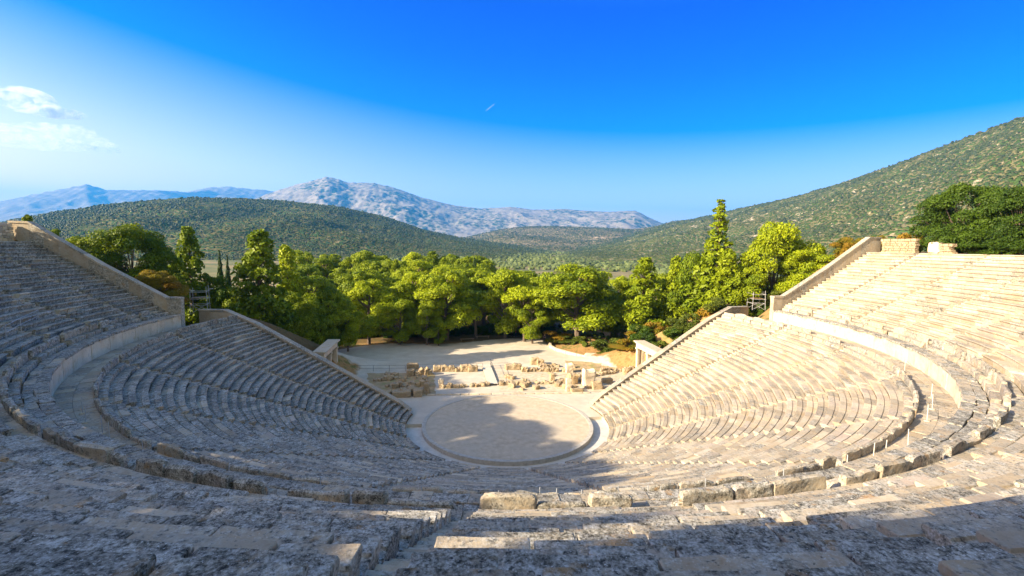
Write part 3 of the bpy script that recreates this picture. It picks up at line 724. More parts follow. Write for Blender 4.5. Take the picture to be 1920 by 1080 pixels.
# proskenion threshold line
mb = MB(); p0 = onz(781, 741, 0); p1 = onz(1100, 737, 0); L = np.linalg.norm(p1-p0); q = 0
dirv = (p1-p0)/L
while q < L-.4:
    l = rnd.uniform(.9, 1.8); c = p0+dirv*(q+l/2); mb.rough((c[0], c[1], .05), (l-.03, .42, .22), math.atan2(dirv[1], dirv[0]), .3, .012, .3, (rnd.uniform(.5, 1), .4, .3)); q += l
tag(mb.build('threshold_kerb', M['wallstone']), 'thin stone sill line between the orchestra ground and the stage ruins', 'kerb')
# rough soil between the footings
mb = MB()
def soil(u0, v0, u1, v1, name, mt):
    a, b, c, d = onz(u0, v1, 0), onz(u1, v1, 0), onz(u1, v0, 0), onz(u0, v0, 0); n = 14; V = []; Q = []
    for i in range(n+1):
        for j in range(n+1):
            s, t_ = i/n, j/n; p = (a*(1-s)+b*s)*(1-t_)+(d*(1-s)+c*s)*t_
            e = min(s, 1-s, t_, 1-t_)
            V.append((p[0]+rnd.gauss(0, .12), p[1]+rnd.gauss(0, .12), .03+min(e*3, 1)*(.10+.10*noise(p, 1.6, 3))))
    Q = [(i*(n+1)+j, (i+1)*(n+1)+j, (i+1)*(n+1)+j+1, i*(n+1)+j+1) for i in range(n) for j in range(n)]
    tag(mesh_np(name, V, Q=Q, mat=mt), kind='structure')
M['soil'] = simple('dry_soil', [(.3, (.30, .20, .10)), (.7, (.50, .38, .23))], 1.6, 8, .05, second=(.8, .52, .62, (.22, .22, .06), .7))
M['soilpale'] = simple('pale_soil', [(.3, (.42, .34, .24)), (.7, (.60, .52, .40))], 1.6, 8, .04, second=(.9, .55, .65, (.30, .24, .10), .6))
soil(936, 697, 1180, 735, 'soil_ground', M['soilpale']); soil(690, 700, 815, 742, 'soil_ground', M['soil']); soil(1060, 676, 1195, 697, 'soil_ground', M['soil'])
# ramp with hand rail
rp = empty('wooden_ramp', tuple(onz(917, 703, 0))); a = onz(911, 686, 0); b = onz(924, 722.5, 0); tag(rp, 'pale board walkway running through the middle of the stage ruins', 'walkway ramp')
d = (b-a); L = np.linalg.norm(d); d /= L; nrm = np.array([-d[1], d[0], 0]); o0 = np.array(rp.location)
mb = MB(); nb = 26
for i in range(nb):
    c = a+d*L*(i+.5)/nb-o0; mb.box((c[0], c[1], .24), (1.55, L/nb-.02, .05), rz=math.atan2(d[1], d[0])+math.pi/2, tint=(.5, .5, .5))
mb.build('deck', M['board'], rp)
for s_ in (-.72, .72):
    mb = MB(); c0 = a+nrm*s_-o0; c1 = b+nrm*s_-o0
    mb.tube((c0[0], c0[1], .14), (c1[0], c1[1], .14), .07, n=4); mb.build('joist', M['wood'], rp)
mb = MB(); c0 = a+nrm*.8-o0; c1 = b+nrm*.8-o0
for zz in (.85, 1.25): mb.tube((c0[0], c0[1], zz), (c1[0], c1[1], zz), .022)
for i in range(7):
    c = c0+(c1-c0)*i/6; mb.tube((c[0], c[1], 0), (c[0], c[1], 1.27), .025)
mb.build('hand_rail', M['darkmetal'], rp)
# thin rail fence behind the ruins
def rail_fence(pts, label, h=1.05, z=0.0, step=2.2):
    m = MB(); P = [onz(u, v, z) for u, v in pts]
    for a, b in zip(P[:-1], P[1:]):
        L = np.linalg.norm(b-a); k = max(1, int(L/step))
        for i in range(k+1):
            c = a+(b-a)*i/k; m.tube((c[0], c[1], z), (c[0], c[1], z+h), .025)
        for zz in (h-.02, h*.5): m.tube((a[0], a[1], z+zz), (b[0], b[1], z+zz), .018)
    return tag(m.build('rail_fence', M['darkmetal']), label, 'fence')
rail_fence([(650, 697), (700, 696.5), (760, 696)], 'thin dark rail fence left of the lone dark block')
rail_fence([(783, 694.5), (850, 693.5), (905, 692)], 'thin dark rail fence behind the six-block row')
rail_fence([(920, 692), (952, 691)], 'short thin rail fence right of the ramp')

# curved low wall around the planted mound right of the plaza
mb = MB(); pts = [onz(u, v, 0) for u, v in ((1037, 641), (1031, 646), (1032, 652), (1044, 658), (1062, 663), (1082, 668), (1104, 673), (1136, 676))]
for a, b in zip(pts[:-1], pts[1:]):
    L = np.linalg.norm(b-a); k = max(1, int(L/1.4))
    for i in range(k):
        c = a+(b-a)*(i+.5)/k; mb.rough((c[0], c[1], .22), (L/k+.02, .55, .62), math.atan2(b[1]-a[1], b[0]-a[0]), .3, .012, .15, (1, .5, .05))
tag(mb.build('low_wall', M['wallstone']), 'low white curved wall between the plaza and the planted mound', 'low wall')
p = onz(1120, 668, .3); mb = MB(); mb.rough((p[0], p[1], .25), (5.0, 3.0, .7), -.35, .4, .05, .3, (1, .5, .05)); tag(mb.build('stone_slab', M['wallstone']), 'broad pale stepped slab at the end of the curved low wall', 'stone slab')

# ------------------------------------------------------------------ barrier posts along the walkway
lab_posts = {}
posts = [(105, 785), (131, 799), (235, 802), (261, 812), (340, 839), (657, 887), (822, 892), (939, 895), (1002, 904), (1026, 901), (1063, 898), (1126, 905), (1162, 889), (1188, 899), (1243, 873),
         (1410, 887), (1523, 866), (1594, 852), (1622, 849), (1664, 829), (1726, 787), (1741, 766), (1738, 745), (1722, 700)]
tops = []
for (u, v) in posts:
    p = onz(u, v, ZD); a = math.atan2(p[1], p[0]); tops.append(a)
tops.sort()
for i, a in enumerate(tops):
    r = 37.05+.12*math.sin(i*2.1); x, y = r*math.cos(a), r*math.sin(a)
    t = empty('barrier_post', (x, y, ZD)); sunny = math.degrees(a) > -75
    tag(t, 'thin %s barrier post standing on the curved walkway behind the lower seats' % ('sunlit' if sunny else 'shaded'), 'barrier post', 'barrier posts along the curved walkway, ' + ('sunlit' if sunny else 'shaded') + ' half')
    m = MB(); m.tube((0, 0, 0), (rnd.gauss(0, .02), rnd.gauss(0, .02), 1.0), .02); m.build('post', M['palemetal'] if sunny else M['metal'], t)  # sunlit posts get a paler metal, sunlight put into the colour
    m = MB(); m.tube((0, 0, -.01), (0, 0, .05), .16, .14, n=10); m.build('post_base', M['wallstone'], t)
sun_posts = [a for a in tops if math.degrees(a) > -50]
m = MB()
for a, b in zip(sun_posts[:-1], sun_posts[1:]):
    P = [(37.05*math.cos(a+(b-a)*q/8), 37.05*math.sin(a+(b-a)*q/8), ZD+.93-.18*math.sin(math.pi*q/8)) for q in range(9)]; m.path(P, [.018]*9, 5)
tag(m.build('barrier_rope', M['rope']), 'thin rope strung between the sunlit barrier posts of the right walkway', 'rope')

# pipe railing on the far left upper seats
def railing(pts, label):
    m = MB(); P = []
    for u, v, r_ in pts:
        dd = ray(u, v); ts = np.linspace(20, 90, 4000); Q = CAM+np.outer(ts, dd); rr_ = np.hypot(Q[:, 0], Q[:, 1])
        k = np.argmax(Q[:, 2] < UZ0+(rr_-UR0)*UH/UT); P.append(Q[k])
    for p in P: m.tube(p+[0, 0, -.2], p+[0, 0, 1.05], .028)
    for a, b in zip(P[:-1], P[1:]):
        for h in (.5, 1.0): m.tube(a+[0, 0, h], b+[0, 0, h], .022)
    return tag(m.build('pipe_railing', M['metal']), label, 'railing')
railing([(12, 636, 0), (40, 620, 0), (73, 603, 0)], 'grey pipe railing on the upper seats at the far left edge')

# ------------------------------------------------------------------ scaffold towers
def scaffold(u, v, z, w_, h, rz, label):
    p = onz(u, v, z); t = empty('scaffold_tower', (p[0], p[1], z), rz); tag(t, label, 'scaffold')
    for a in (-1, 1):
        for b in (-1, 1):
            m = MB(); m.tube((a*w_/2*1.12, b*w_/2*1.1, 0), (a*w_/2, b*w_/2, h*(1.0 if a > 0 else .93)), .04); m.build('upright', M['metal'], t)
    for zz in (.32, .55, .8):
        m = MB()
        for b in (-1, 1): m.tube((-w_/2*1.25, b*w_/2, h*zz), (w_/2*1.25, b*w_/2, h*zz), .033)
        for a in (-1, 1): m.tube((a*w_/2, -w_/2*1.15, h*zz+.06), (a*w_/2, w_/2*1.15, h*zz+.06), .033)
        m.build('cross_rail', M['metal'], t)
    m = MB()
    for b in (-1, 1):
        m.tube((-w_/2, b*w_/2, .1), (w_/2, b*w_/2, h*.36), .028); m.tube((w_/2, b*w_/2, .1), (-w_/2, b*w_/2, h*.36), .028)
    m.build('brace', M['metal'], t)
    m = MB(); m.box((0, 0, h*.56+.1), (w_*.8, w_*.9, .06)); m.build('platform', M['wood'], t)
    m = MB(); m.tube((w_/2-.1, w_/2, h*.86), (w_/2+.6, w_/2, h*.88), .06); m.tube((-w_/2-.35, w_/2, h*.82), (-w_/2+.2, w_/2, h*.82), .08); m.build('spotlight', M['metal'], t)
scaffold(376, 587, ZD-.3, 1.9, 3.9, .3, 'grey pipe lighting scaffold at the shaded left end of the walkway')
scaffold(1417, 580, ZD-.3, 1.9, 3.3, -.2, 'pale pipe lighting scaffold at the sunlit right end of the walkway')

# loose stones
def loose(u, v, z, s, label, mt='stone', tint=None, seed=None):
    p = onz(u, v, z); m = MB(); m.rough((0, 0, s[2]*.35), s, 0, max(.06, max(s)/9), max(s)*.07, 1.0, tint)
    o = m.build('loose_stone', M[mt]); o.location = tuple(p); o.rotation_euler = (0, 0, rnd.uniform(0, 3)); tag(o, label, 'stone')
loose(980, 893, -.1, (1.1, .9, .7), 'dark angular stone at the foot of the lowest seats by the orchestra gutter', tint=(0, .5, 1))

# ------------------------------------------------------------------ trees
def leafcards(C, Nn, size, jit, asp=.6):
    """C (n,3) centres, Nn (n,3) facing; returns quads"""
    n = len(C); N = Nn+rng.normal(0, jit, (n, 3)); N /= np.linalg.norm(N, axis=1)[:, None]
    A = np.cross(N, rng.normal(size=(n, 3))); A /= np.linalg.norm(A, axis=1)[:, None]; B = np.cross(N, A)
    s = (size*rng.uniform(.6, 1.3, n))[:, None]
    V = np.stack([C-A*s-B*s*asp, C+A*s*.9-B*s*asp*.5, C+A*s+B*s*asp, C-A*s*.8+B*s*asp*.6], 1)
    return V.reshape(-1, 3)
def puffs(centers, radii, dens, size, jit=.45, flat=.75):
    Vs, Ts = [], []
    for c, r in zip(centers, radii):
        n = int(dens*r*r)+10
        d = rng.normal(size=(n, 3)); d /= np.linalg.norm(d, axis=1)[:, None]; d[:, 2] = np.where(d[:, 2] < -.35, -d[:, 2]*.6, d[:, 2])
        d /= np.linalg.norm(d, axis=1)[:, None]
        lump = 1+.22*noise(d*1.0+np.asarray(c)*3, .55, 2)
        rr = r*lump*rng.uniform(.78, 1.08, n)
        P = d*rr[:, None]*np.array([1, 1, flat])+c
        Vs.append(leafcards(P, d*np.array([1, 1, 1.2]), size, jit)); 
        t = np.stack([np.clip(rng.uniform(0, 1)*.5+rng.uniform(0, .5, n), 0, 1), np.full(n, rng.random()), np.zeros(n)], -1); Ts.append(np.repeat(t, 4, 0))
    return np.vstack(Vs), np.vstack(Ts)
def make_tree(kind, seed, name, leafmat, H=10.0):
    """unit tree: height 10 m; returns template Empty (unlinked copies share its meshes)"""
    global rng
    keep = rng; rng = np.random.default_rng(seed); r_ = random.Random(seed)
    tb = MB(); C = []; Rr = []
    if kind == 'round':
        bend = r_.uniform(-.6, .6); tp = [(0, 0, -.6), (.1*bend, 0, 2), (bend*.6, .2, 4.2), (bend, .1, 6.6), (bend*1.1, 0, 8.2)]; tb.path(tp, [.30, .25, .19, .12, .05])
        for i in range(32):
            z = 1.4+7.5*((i*.7549+seed*.1) % 1); a = i*2.4+r_.uniform(-.4, .4); q = max(0, (z-3)/6); R = 3.1*math.sqrt(max(0, 1-(abs(z-5.4)/4.3)**2.4))*r_.uniform(.5, 1.0)
            if z > 8.2: R *= .8
            c = (bend*q+R*math.cos(a), R*math.sin(a), z); C.append(c); Rr.append(r_.uniform(.85, 1.45)*(1.1 if z < 8 else .8))
            zb = max(1.2, z-1.2-R*.3); tb.path([(bend*(zb/8), 0, zb), ((bend*zb/8+c[0])/2, c[1]/2, (zb+z)/2-.2), c], [.10, .06, .025], 5)
        V, T = puffs(C, Rr, 460, .115, .55, .72)
    elif kind == 'umbrella':
        tp = [(0, 0, -.6), (.1, 0, 2.5), (.35, .1, 5.2), (.2, 0, 7.2)]; tb.path(tp, [.28, .23, .17, .08])
        for i in range(20):
            a = i*2.4; R = 3.3*math.sqrt((i+.5)/20); z = 8.9-(R/3.3)**2*1.9-r_.uniform(0, .8); c = (R*math.cos(a)+.2, R*math.sin(a), z); C.append(c); Rr.append(r_.uniform(.9, 1.35))
            tb.path([(.3, .1, 5+r_.uniform(-1.5, 1)), (c[0]*.5, c[1]*.5, z-1.6), (c[0], c[1], z-.3)], [.1, .07, .03], 5)
        for i in range(6):
            a = r_.uniform(0, 6.3); R = r_.uniform(1.2, 2.4); c = (R*math.cos(a), R*math.sin(a), r_.uniform(4.4, 6.3)); C.append(c); Rr.append(r_.uniform(.6, 1.0))
            tb.path([(.2, 0, c[2]-1), (c[0], c[1], c[2]-.2)], [.07, .03], 5)
        V, T = puffs(C, Rr, 460, .115, .5, .6)
    elif kind == 'cone':
        tb.path([(0, 0, -.6), (.05, 0, 4), (0, 0, 9.6)], [.22, .15, .02])
        for i in range(34):
            z = 1.6+8.0*(i/33)**.9; R = (1-((z-1.2)/8.9))**.75*2.2*r_.uniform(.55, 1.0); a = i*2.4+r_.uniform(-.5, .5)
            c = (R*math.cos(a), R*math.sin(a), z+.2); C.append(c); Rr.append(max(.35, .95-.06*z+r_.uniform(-.1, .25)))
            tb.path([(0, 0, z-.5), (c[0], c[1], z)], [.06, .02], 4)
        V, T = puffs(C, Rr, 420, .14, .75, .8)
    elif kind == 'spire':
        tb.path([(0, 0, -.6), (.05, 0, 4), (.1, 0, 9.7)], [.24, .17, .02])
        for i in range(44):
            z = 1.8+7.9*(i/43); wdt = 1.9*(1-(z/7.0))+.55 if z < 5.6 else .80*(1-(z-5.6)/4.3)
            R = wdt*r_.uniform(.4, 1.0); a = i*2.4+r_.uniform(-.5, .5); c = (R*math.cos(a), R*math.sin(a), z+.1); C.append(c); Rr.append((.70 if z < 5 else .42-.07*(z-6))*r_.uniform(.7, 1.25))
            tb.path([(0, 0, z-.4), (c[0], c[1], z)], [.05, .02], 4)
        V, T = puffs(C, Rr, 420, .12, .75, .8)
    elif kind == 'cypress':
        tb.path([(0, 0, -.6), (0, 0, 9)], [.18, .03])
        for i in range(26):
            z = .8+8.8*i/25; C.append((r_.uniform(-.12, .12), r_.uniform(-.12, .12), z)); Rr.append(.9*math.sin(math.pi*min(.97, (z+1.3)/12))**.8*(1 if z < 7 else (10.2-z)/3.2)+.12)
        V, T = puffs(C, Rr, 420, .12, .5, 1.1)
    elif kind == 'oak':
        tb.path([(0, 0, -.8), (.1, 0, 1.6), (.3, 0, 3.4)], [.45, .36, .22])
        for i in range(66):
            a = i*2.4; z = 1.2+7.9*((i*.7549) % 1); R = 4.9*math.sqrt(max(0, 1-((z-3.6)/6.0)**2))*r_.uniform(.45, 1.0); c = (R*math.cos(a), R*math.sin(a), z); C.append(c); Rr.append(r_.uniform(.95, 1.6))
            tb.path([(.2, 0, 1.4+z*.2), (c[0]*.5, c[1]*.5, z*.6+.8), (c[0]*.85, c[1]*.85, z)], [.07, .045, .02], 5)
        V, T = puffs(C, Rr, 460, .11, .75, .85)
    elif kind == 'bush':
        tb.path([(0, 0, -.3), (.1, 0, 1.5)], [.12, .05]); 
        for i in range(16):
            a = i*2.4; z = .6+8.2*((i*.7549) % 1); R = 4.2*math.sqrt(max(0, 1-((z-2)/8)**2))*r_.uniform(.4, .95); C.append((R*math.cos(a), R*math.sin(a), z)); Rr.append(r_.uniform(1.3, 2.4))
            tb.path([(0, 0, .3), (R*math.cos(a)*.8, R*math.sin(a)*.8, z*.8)], [.12, .04], 4)
        V, T = puffs(C, Rr, 90, .30, .8, .9)
    Q = np.arange(len(V)).reshape(-1, 4)
    crown = mesh_np('crown', V, Q=Q, mat=leafmat, tint=T); trunk = tb.build('trunk', M['bark'], None)
    wV = V[:, :2]; width = np.percentile(np.abs(wV), 97)*2; top = np.percentile(V[:, 2], 99.7)
    rng = keep
    for o in (crown, trunk): COL.objects.unlink(o)
    return dict(name=name, crown=crown, trunk=trunk, width=width, top=top)
P = {}
for s_ in range(3): P['round%d' % s_] = make_tree('round', 20+s_, 'pine_tree', M['pine'])
for s_ in range(2): P['lround%d' % s_] = make_tree('round', 30+s_, 'pine_tree', M['pinelight'])
for s_ in range(2): P['umb%d' % s_] = make_tree('umbrella', 40+s_, 'pine_tree', M['pine'])
for s_ in range(2): P['cone%d' % s_] = make_tree('cone', 50+s_, 'pine_tree', M['pinelight'])
P['cone2'] = make_tree('cone', 56, 'pine_tree', M['pine'])
P['spire0'] = make_tree('spire', 60, 'pine_tree', M['pinelight'])
P['full0'] = make_tree('oak', 95, 'pine_tree', M['pine']); P['full1'] = make_tree('oak', 97, 'pine_tree', M['pine'])
P['cyp'] = make_tree('cypress', 70, 'cypress_tree', M['cypress'])
P['oak0'] = make_tree('oak', 80, 'evergreen_oak', M['oak']); P['oak1'] = make_tree('oak', 81, 'evergreen_oak', M['oak'])
P['aut'] = make_tree('oak', 85, 'deciduous_tree', M['autumn'])
P['bush'] = make_tree('bush', 90, 'shrub', M['shrub']); P['abush'] = make_tree('bush', 91, 'shrub', M['autumn']); P['dbush'] = make_tree('bush', 92, 'shrub', M['oak'])
def plant(kind, x, y, H, W, label, cat, group=None, rz=None, z=None, tops=None):
    p = P[kind]; z = float(terrain(x, y)) if z is None else z
    if tops is not None: H = tops-z
    t = empty(p['name'], (x, y, z), rnd.uniform(0, 6.28) if rz is None else rz)
    sz = H/p['top']; sx = (W/p['width']) if W else sz
    t.scale = (sx, sx, sz); tag(t, label, cat, group)
    for k_ in ('trunk', 'crown'):
        c = p[k_].copy(); c.name = k_; COL.objects.link(c); c.parent = t
    return t
def dfor(u, r):
    d_ = ray(u, 540); d_ = d_[:2]/np.linalg.norm(d_[:2]); b_ = float(CAM[:2] @ d_); return -b_+math.sqrt(b_*b_-(CX*CX+CY*CY)+r*r)
def tree(kind, u, vtop, D, wpx, label, cat='pine tree', group=None, z=None):
    """a tree whose trunk stands in direction u at distance D, its top at picture row vtop"""
    g = ondist(u, 540, D); T_ = ondist(u, vtop, D)
    depth = D*math.cos(math.atan2(u-960, FPX))**2
    W = wpx*depth/FPX*1.05 if wpx else None
    return plant(kind, g[0], g[1], None, W, label, cat, group, z=z, tops=T_[2])
# left group beyond the walls
tree('cone2', 62, 404, 78, 44, 'small dark pine rising just behind the top left parapet end', z=17)
tree('cyp', 90, 424, 80, 16, 'narrow dark spire beside the small pine at the top left', 'cypress')
tree('lround0', 106, 430, 84, 44, 'small round yellow-green pine above the left parapet')
tree('umb0', 160, 444, 88, 80, 'flat spreading pine low above the left parapet')
tree('full1', 252, 424, 84, 155, 'largest round pine on the left, broad yellow-lit crown above the parapet')
tree('cone0', 358, 427, 92, 84, 'pale feathery pine right of the largest left pine')
tree('aut', 292, 508, 78, 105, 'yellowing broadleaf tree behind the left parapet end', 'deciduous tree')
tree('cyp', 414, 474, 100, 14, 'thin dark spire left of the tall bright pine', 'cypress')
tree('cyp', 428, 484, 98, 13, 'second thinner dark spire touching the tall bright pine', 'cypress')
tree('cone1', 487, 434, 82, 120, 'tall bright pine with a narrow top right of the left scaffold')
tree('cone2', 540, 462, 92, 70, 'tall ragged olive-green pine right of the tall bright pine')
gl = 'dark pines crowding the shaded hollow behind the left seats'
for (u, v, D, wp) in ((330, 500, 98, 90), (400, 520, 92, 80), (440, 540, 90, 70), (590, 520, 94, 90), (560, 550, 88, 90), (620, 545, 93, 80), (650, 575, 94, 50), (520, 575, 86, 80), (480, 560, 88, 70), (600, 590, 88, 60), (550, 600, 84, 60)):
    tree(rnd.choice(['round1', 'round2', 'full0']), u, v, D, wp, 'dark green pine in the shaded hollow behind the left seats', group=gl)
# front row at the plaza
front = [(690, 526, 100, 84, 'round2', 'broad full pine at the left of the plaza edge'), (748, 560, 98, 56, 'round0', 'short clumpy pine second in the front row at the plaza edge'),
 (772, 512, 106, 78, 'round2', 'tall rounded pine behind the short clumpy one in the front row'), (838, 503, 101, 98, 'round1', 'tallest round pine in the middle of the front row on the plaza edge'),
 (800, 562, 97, 50, 'lround1', 'light green pine with low foliage left of the tallest front pine'), (822, 612, 96, 30, 'lround0', 'young bright round pine standing on the plaza gravel'),
 (893, 545, 104, 74, 'umb0', 'dark open pine right of the tallest front pine'), (948, 505, 103, 70, 'round0', 'double-topped pine in the front row left of the tree gap'),
 (985, 535, 100, 82, 'umb1', 'layered pine at the back centre of the plaza'), (1000, 570, 98, 50, 'round2', 'low bright pine beside the layered pine at the plaza centre')]
for u, v, D, wp, kd, lb in front: tree(kd, u, v, D, wp, lb)
# rows of the wood behind
gw = 'pines of the dense wood behind the plaza'
rows_ = [(116, 512, range(600, 1040, 46), 74), (132, 497, range(585, 1030, 42), 66), (152, 486, range(560, 920, 36), 58), (178, 479, range(575, 900, 30), 50)]
for D, v, us, wp in rows_:
    for u in us:
        uu = u+rnd.uniform(-14, 14); dv = rnd.uniform(-9, 12)
        if uu > 905 and D > 140: continue
        if uu > 905: dv += 14
        tree(rnd.choice(['round0', 'round1', 'round2', 'lround0', 'umb0', 'umb1', 'cone0']), uu, v+dv, D+rnd.uniform(-6, 6), wp*rnd.uniform(.85, 1.3), 'rounded pine in the dense wood behind the plaza', group=gw)
for i, u in enumerate((742, 758, 775, 812, 832, 858, 868)):
    tree('cone%d' % (i % 2), u, 487+rnd.uniform(-4, 4), 142, 30, 'slender pale green pine in the light patch of the wood', group='slender pale pines in the wood')
tree('cyp', 889, 486, 138, 13, 'dark column cypress at the right end of the dense wood', 'cypress')
# right group
tree('round1', 1085, 498, 99, 138, 'large spreading pine with a thick leaning trunk on the planted mound')
tree('round2', 1160, 525, 112, 64, 'dark pine directly behind the large mound pine to its right')
tree('cone0', 1207, 484, 97, 84, 'bright conical pine behind the right gateway')
tree('cone1', 1264, 482, 99, 62, 'narrow bright pine right of the conical one')
tree('lround1', 1302, 476, 97, 74, 'soft light green pine left of the spire pine')
tree('spire0', 1343, 378, 95, 120, 'tallest pine with a long bare-topped spire above the right seats')
tree('cone1', 1365, 470, 90, 80, 'bushy light pine at the foot of the spire pine')
tree('full0', 1452, 420, 98, 138, 'big dark-green rounded pine above the right scaffold')
tree('round2', 1400, 500, 92, 80, 'shaded pine between the spire pine and the big rounded pine')
tree('round1', 1500, 470, 96, 90, 'dark pine right of the big rounded pine')
tree('cone2', 1535, 462, 104, 50, 'low feathery pine behind the right parapet middle')
tree('aut', 1592, 446, 98, 84, 'yellow-green bushy tree above the right parapet', 'deciduous tree')
tree('aut', 1636, 443, 100, 60, 'yellow-green small tree near the top of the right parapet', 'deciduous tree')
for (u, v, D, wp) in ((1040, 520, 118, 60), (1120, 510, 122, 70), (1175, 520, 116, 60), (1235, 515, 112, 60), (1290, 510, 112, 60), (1150, 555, 104, 50), (1330, 520, 104, 60), (1020, 545, 110, 50)):
    tree(rnd.choice(['round0', 'round1', 'round2', 'lround1']), u, v, D, wp, 'pine filling the gaps behind the front trees on the right', group='pines filling the gaps on the right')
# round evergreen trees on the right rim
tree('oak0', 1792, 350, dfor(1792, 62.5), 172, 'large round dark evergreen tree on the right rim', 'evergreen tree', z=20.3)
tree('oak1', 1908, 352, dfor(1908, 62.5), 165, 'dark evergreen tree cut by the right edge of the photo', 'evergreen tree', z=20.3)
for u, v, wp in ((1765, 455, 60), (1830, 458, 70), (1880, 450, 80), (1910, 455, 60)):
    tree('dbush', u, v, dfor(u, 59.5), wp, 'low dark shrub under the round evergreens on the right rim', 'shrub', 'low shrubs under the rim evergreens', z=20.9)
tree('abush', 1700, 438, dfor(1700, 62), 50, 'yellow shrub showing above the ruined rim wall', 'shrub', z=20.8)
tree('bush', 1748, 447, dfor(1748, 58), 26, 'small olive shrub growing on the rubble stub', 'shrub', z=21)
# shrubs near the right gate and mound
for (u, v, D, wp, kd, lb) in ((1240, 613, 86, 52, 'abush', 'ochre shrub behind the right gateway roof'), (1282, 611, 84, 46, 'dbush', 'dark green shrub above the right retaining wall'),
  (1208, 628, 88, 50, 'bush', 'green shrub left of the ochre one by the gateway'), (1178, 650, 86, 56, 'abush', 'golden shrub left of the right gateway pillars'),
  (1142, 636, 90, 60, 'bush', 'low leafy shrub beside the pale slab'), (1048, 622, 100, 50, 'abush', 'brownish shrub under the large mound pine on its left'),
  (1075, 630, 98, 46, 'bush', 'green shrub under the middle of the large mound pine'), (1330, 575, 82, 60, 'abush', 'low golden shrub on the slope above the right wall'),
  (1300, 592, 84, 44, 'bush', 'olive shrub on the slope right of the dark one'), (1162, 618, 98, 24, 'bush', 'small round shrub on the bright clearing')):
    tree(kd, u, v, D, wp, lb, 'shrub')
gsl = 'shrubs scattered on the slope beside the right retaining wall'
k_ = 0
while k_ < 84:
    r_ = rnd.uniform(27, 58); a_ = rad(rnd.uniform(19.5, 46)); x_, y_ = r_*math.cos(a_), r_*math.sin(a_)
    if y_ > 34 and x_ < 36 or (x_ < 27 and y_ < 24) or r_*math.sin(a_-rad(18)) < 2.4: continue
    plant(rnd.choice(['bush', 'abush', 'dbush', 'bush']), x_, y_, rnd.uniform(1.2, 3.6), rnd.uniform(2, 4.6), 'low shrub on the orange slope beside the right retaining wall', 'shrub', gsl); k_ += 1
# trees on the left and back rim: they stand outside the picture and throw the long shade
gs = 'tall pines on the left rim that shade the seats'
SH = [(-178, 64, 8), (-173.5, 64, 8.8), (-169, 62, 8.2), (-164.5, 63, 9.4), (-159.5, 62, 8.8), (-155, 63, 9.6), (-150, 62, 9.2), (-145.5, 63, 10), (-141, 62, 9.6), (-136.5, 63, 9.8), (-131.5, 62, 8.6), (-127, 63, 7.4), (-121.4, 63.5, 8.5), (-117.2, 66.3, 14.2), (-113.5, 66, 14.2), (-109, 66, 13)]
for a, r, h in SH:
    if abs(a) > 172 and r < 70: r += 3
    plant('full%d' % (int(r*2) % 2) if a > -128 else 'round%d' % (int(-a) % 3), r*math.cos(rad(a)), r*math.sin(rad(a)), h, 9.5 if h < 13 else 11, 'tall pine on the left rim outside the picture', 'pine tree', gs, rz=a*1.7)

gu = 'dark shrubs under the front pines at the back of the plaza'
for i in range(26):
    x_ = -30+i*1.9+rnd.uniform(-.8, .8); plant(rnd.choice(['dbush', 'bush', 'dbush']), x_, 52.5+rnd.uniform(-1, 3.5)+.03*(x_ if x_ > 0 else 0), rnd.uniform(1.0, 2.6), rnd.uniform(2, 3.6), 'dark shrub under the front pines at the back of the plaza', 'shrub', gu)
# ------------------------------------------------------------------ low vegetation as stuff
def blobs(name, P3, S, mt, kind='stuff', label=None, cat=None, squash=.8):
    """many small lumpy crowns, each a jittered low polyhedron"""
    ico = [(0, 0, 1), (.894, 0, .447), (.276, .851, .447), (-.724, .526, .447), (-.724, -.526, .447), (.276, -.851, .447), (.724, .526, -.447), (-.276, .851, -.447), (-.894, 0, -.447), (-.276, -.851, -.447), (.724, -.526, -.447), (0, 0, -1)]
    ft = [(0, 1, 2), (0, 2, 3), (0, 3, 4), (0, 4, 5), (0, 5, 1), (1, 6, 2), (2, 7, 3), (3, 8, 4), (4, 9, 5), (5, 10, 1), (2, 6, 7), (3, 7, 8), (4, 8, 9), (5, 9, 10), (1, 10, 6)]
    I = np.array(ico); n = len(P3)
    V = I[None]*(np.asarray(S)[:, None, None])*rng.uniform(.65, 1.3, (n, 12, 1))*np.array([1, 1, squash]); V = V+np.asarray(P3)[:, None, :]
    V[:, :, 2] += (np.asarray(S)*squash*.6)[:, None]
    T = (np.array(ft)[None]+(np.arange(n)*12)[:, None, None]).reshape(-1, 3)
    tt = np.repeat(rng.random((n, 3)), 12, 0)
    o = mesh_np(name, V.reshape(-1, 3), T=T, mat=mt, tint=tt); tag(o, label, cat, kind=kind)
    return o
# olive groves on the plain
n = 15000
uu = rng.uniform(560, 1960, n); DD = 150*np.exp(rng.uniform(0, 1, n)**.8*math.log(1900/150))
dx = np.tan(np.arctan((uu-960)/FPX)+YAW)
ang = np.arctan((uu-960)/FPX)+YAW
X = CX+np.sin(ang)*DD; Y = CY+np.cos(ang)*DD
ok = (DD > 185)
# rows of the plantations
X = np.where(rng.random(n) < .5, np.round(X/9)*9+rng.normal(0, .9, n), X); 
den = noise(np.stack([X, Y, X*0], -1), 160, 2)
ok &= (den > -.75)
X, Y, DD = X[ok], Y[ok], DD[ok]
Z = terrain(X, Y)
blobs('olive_grove', np.stack([X, Y, Z], -1), np.clip(1.9+DD*.0012, 1.7, 4.2)*rng.uniform(.7, 1.3, len(X)), M['olive'])
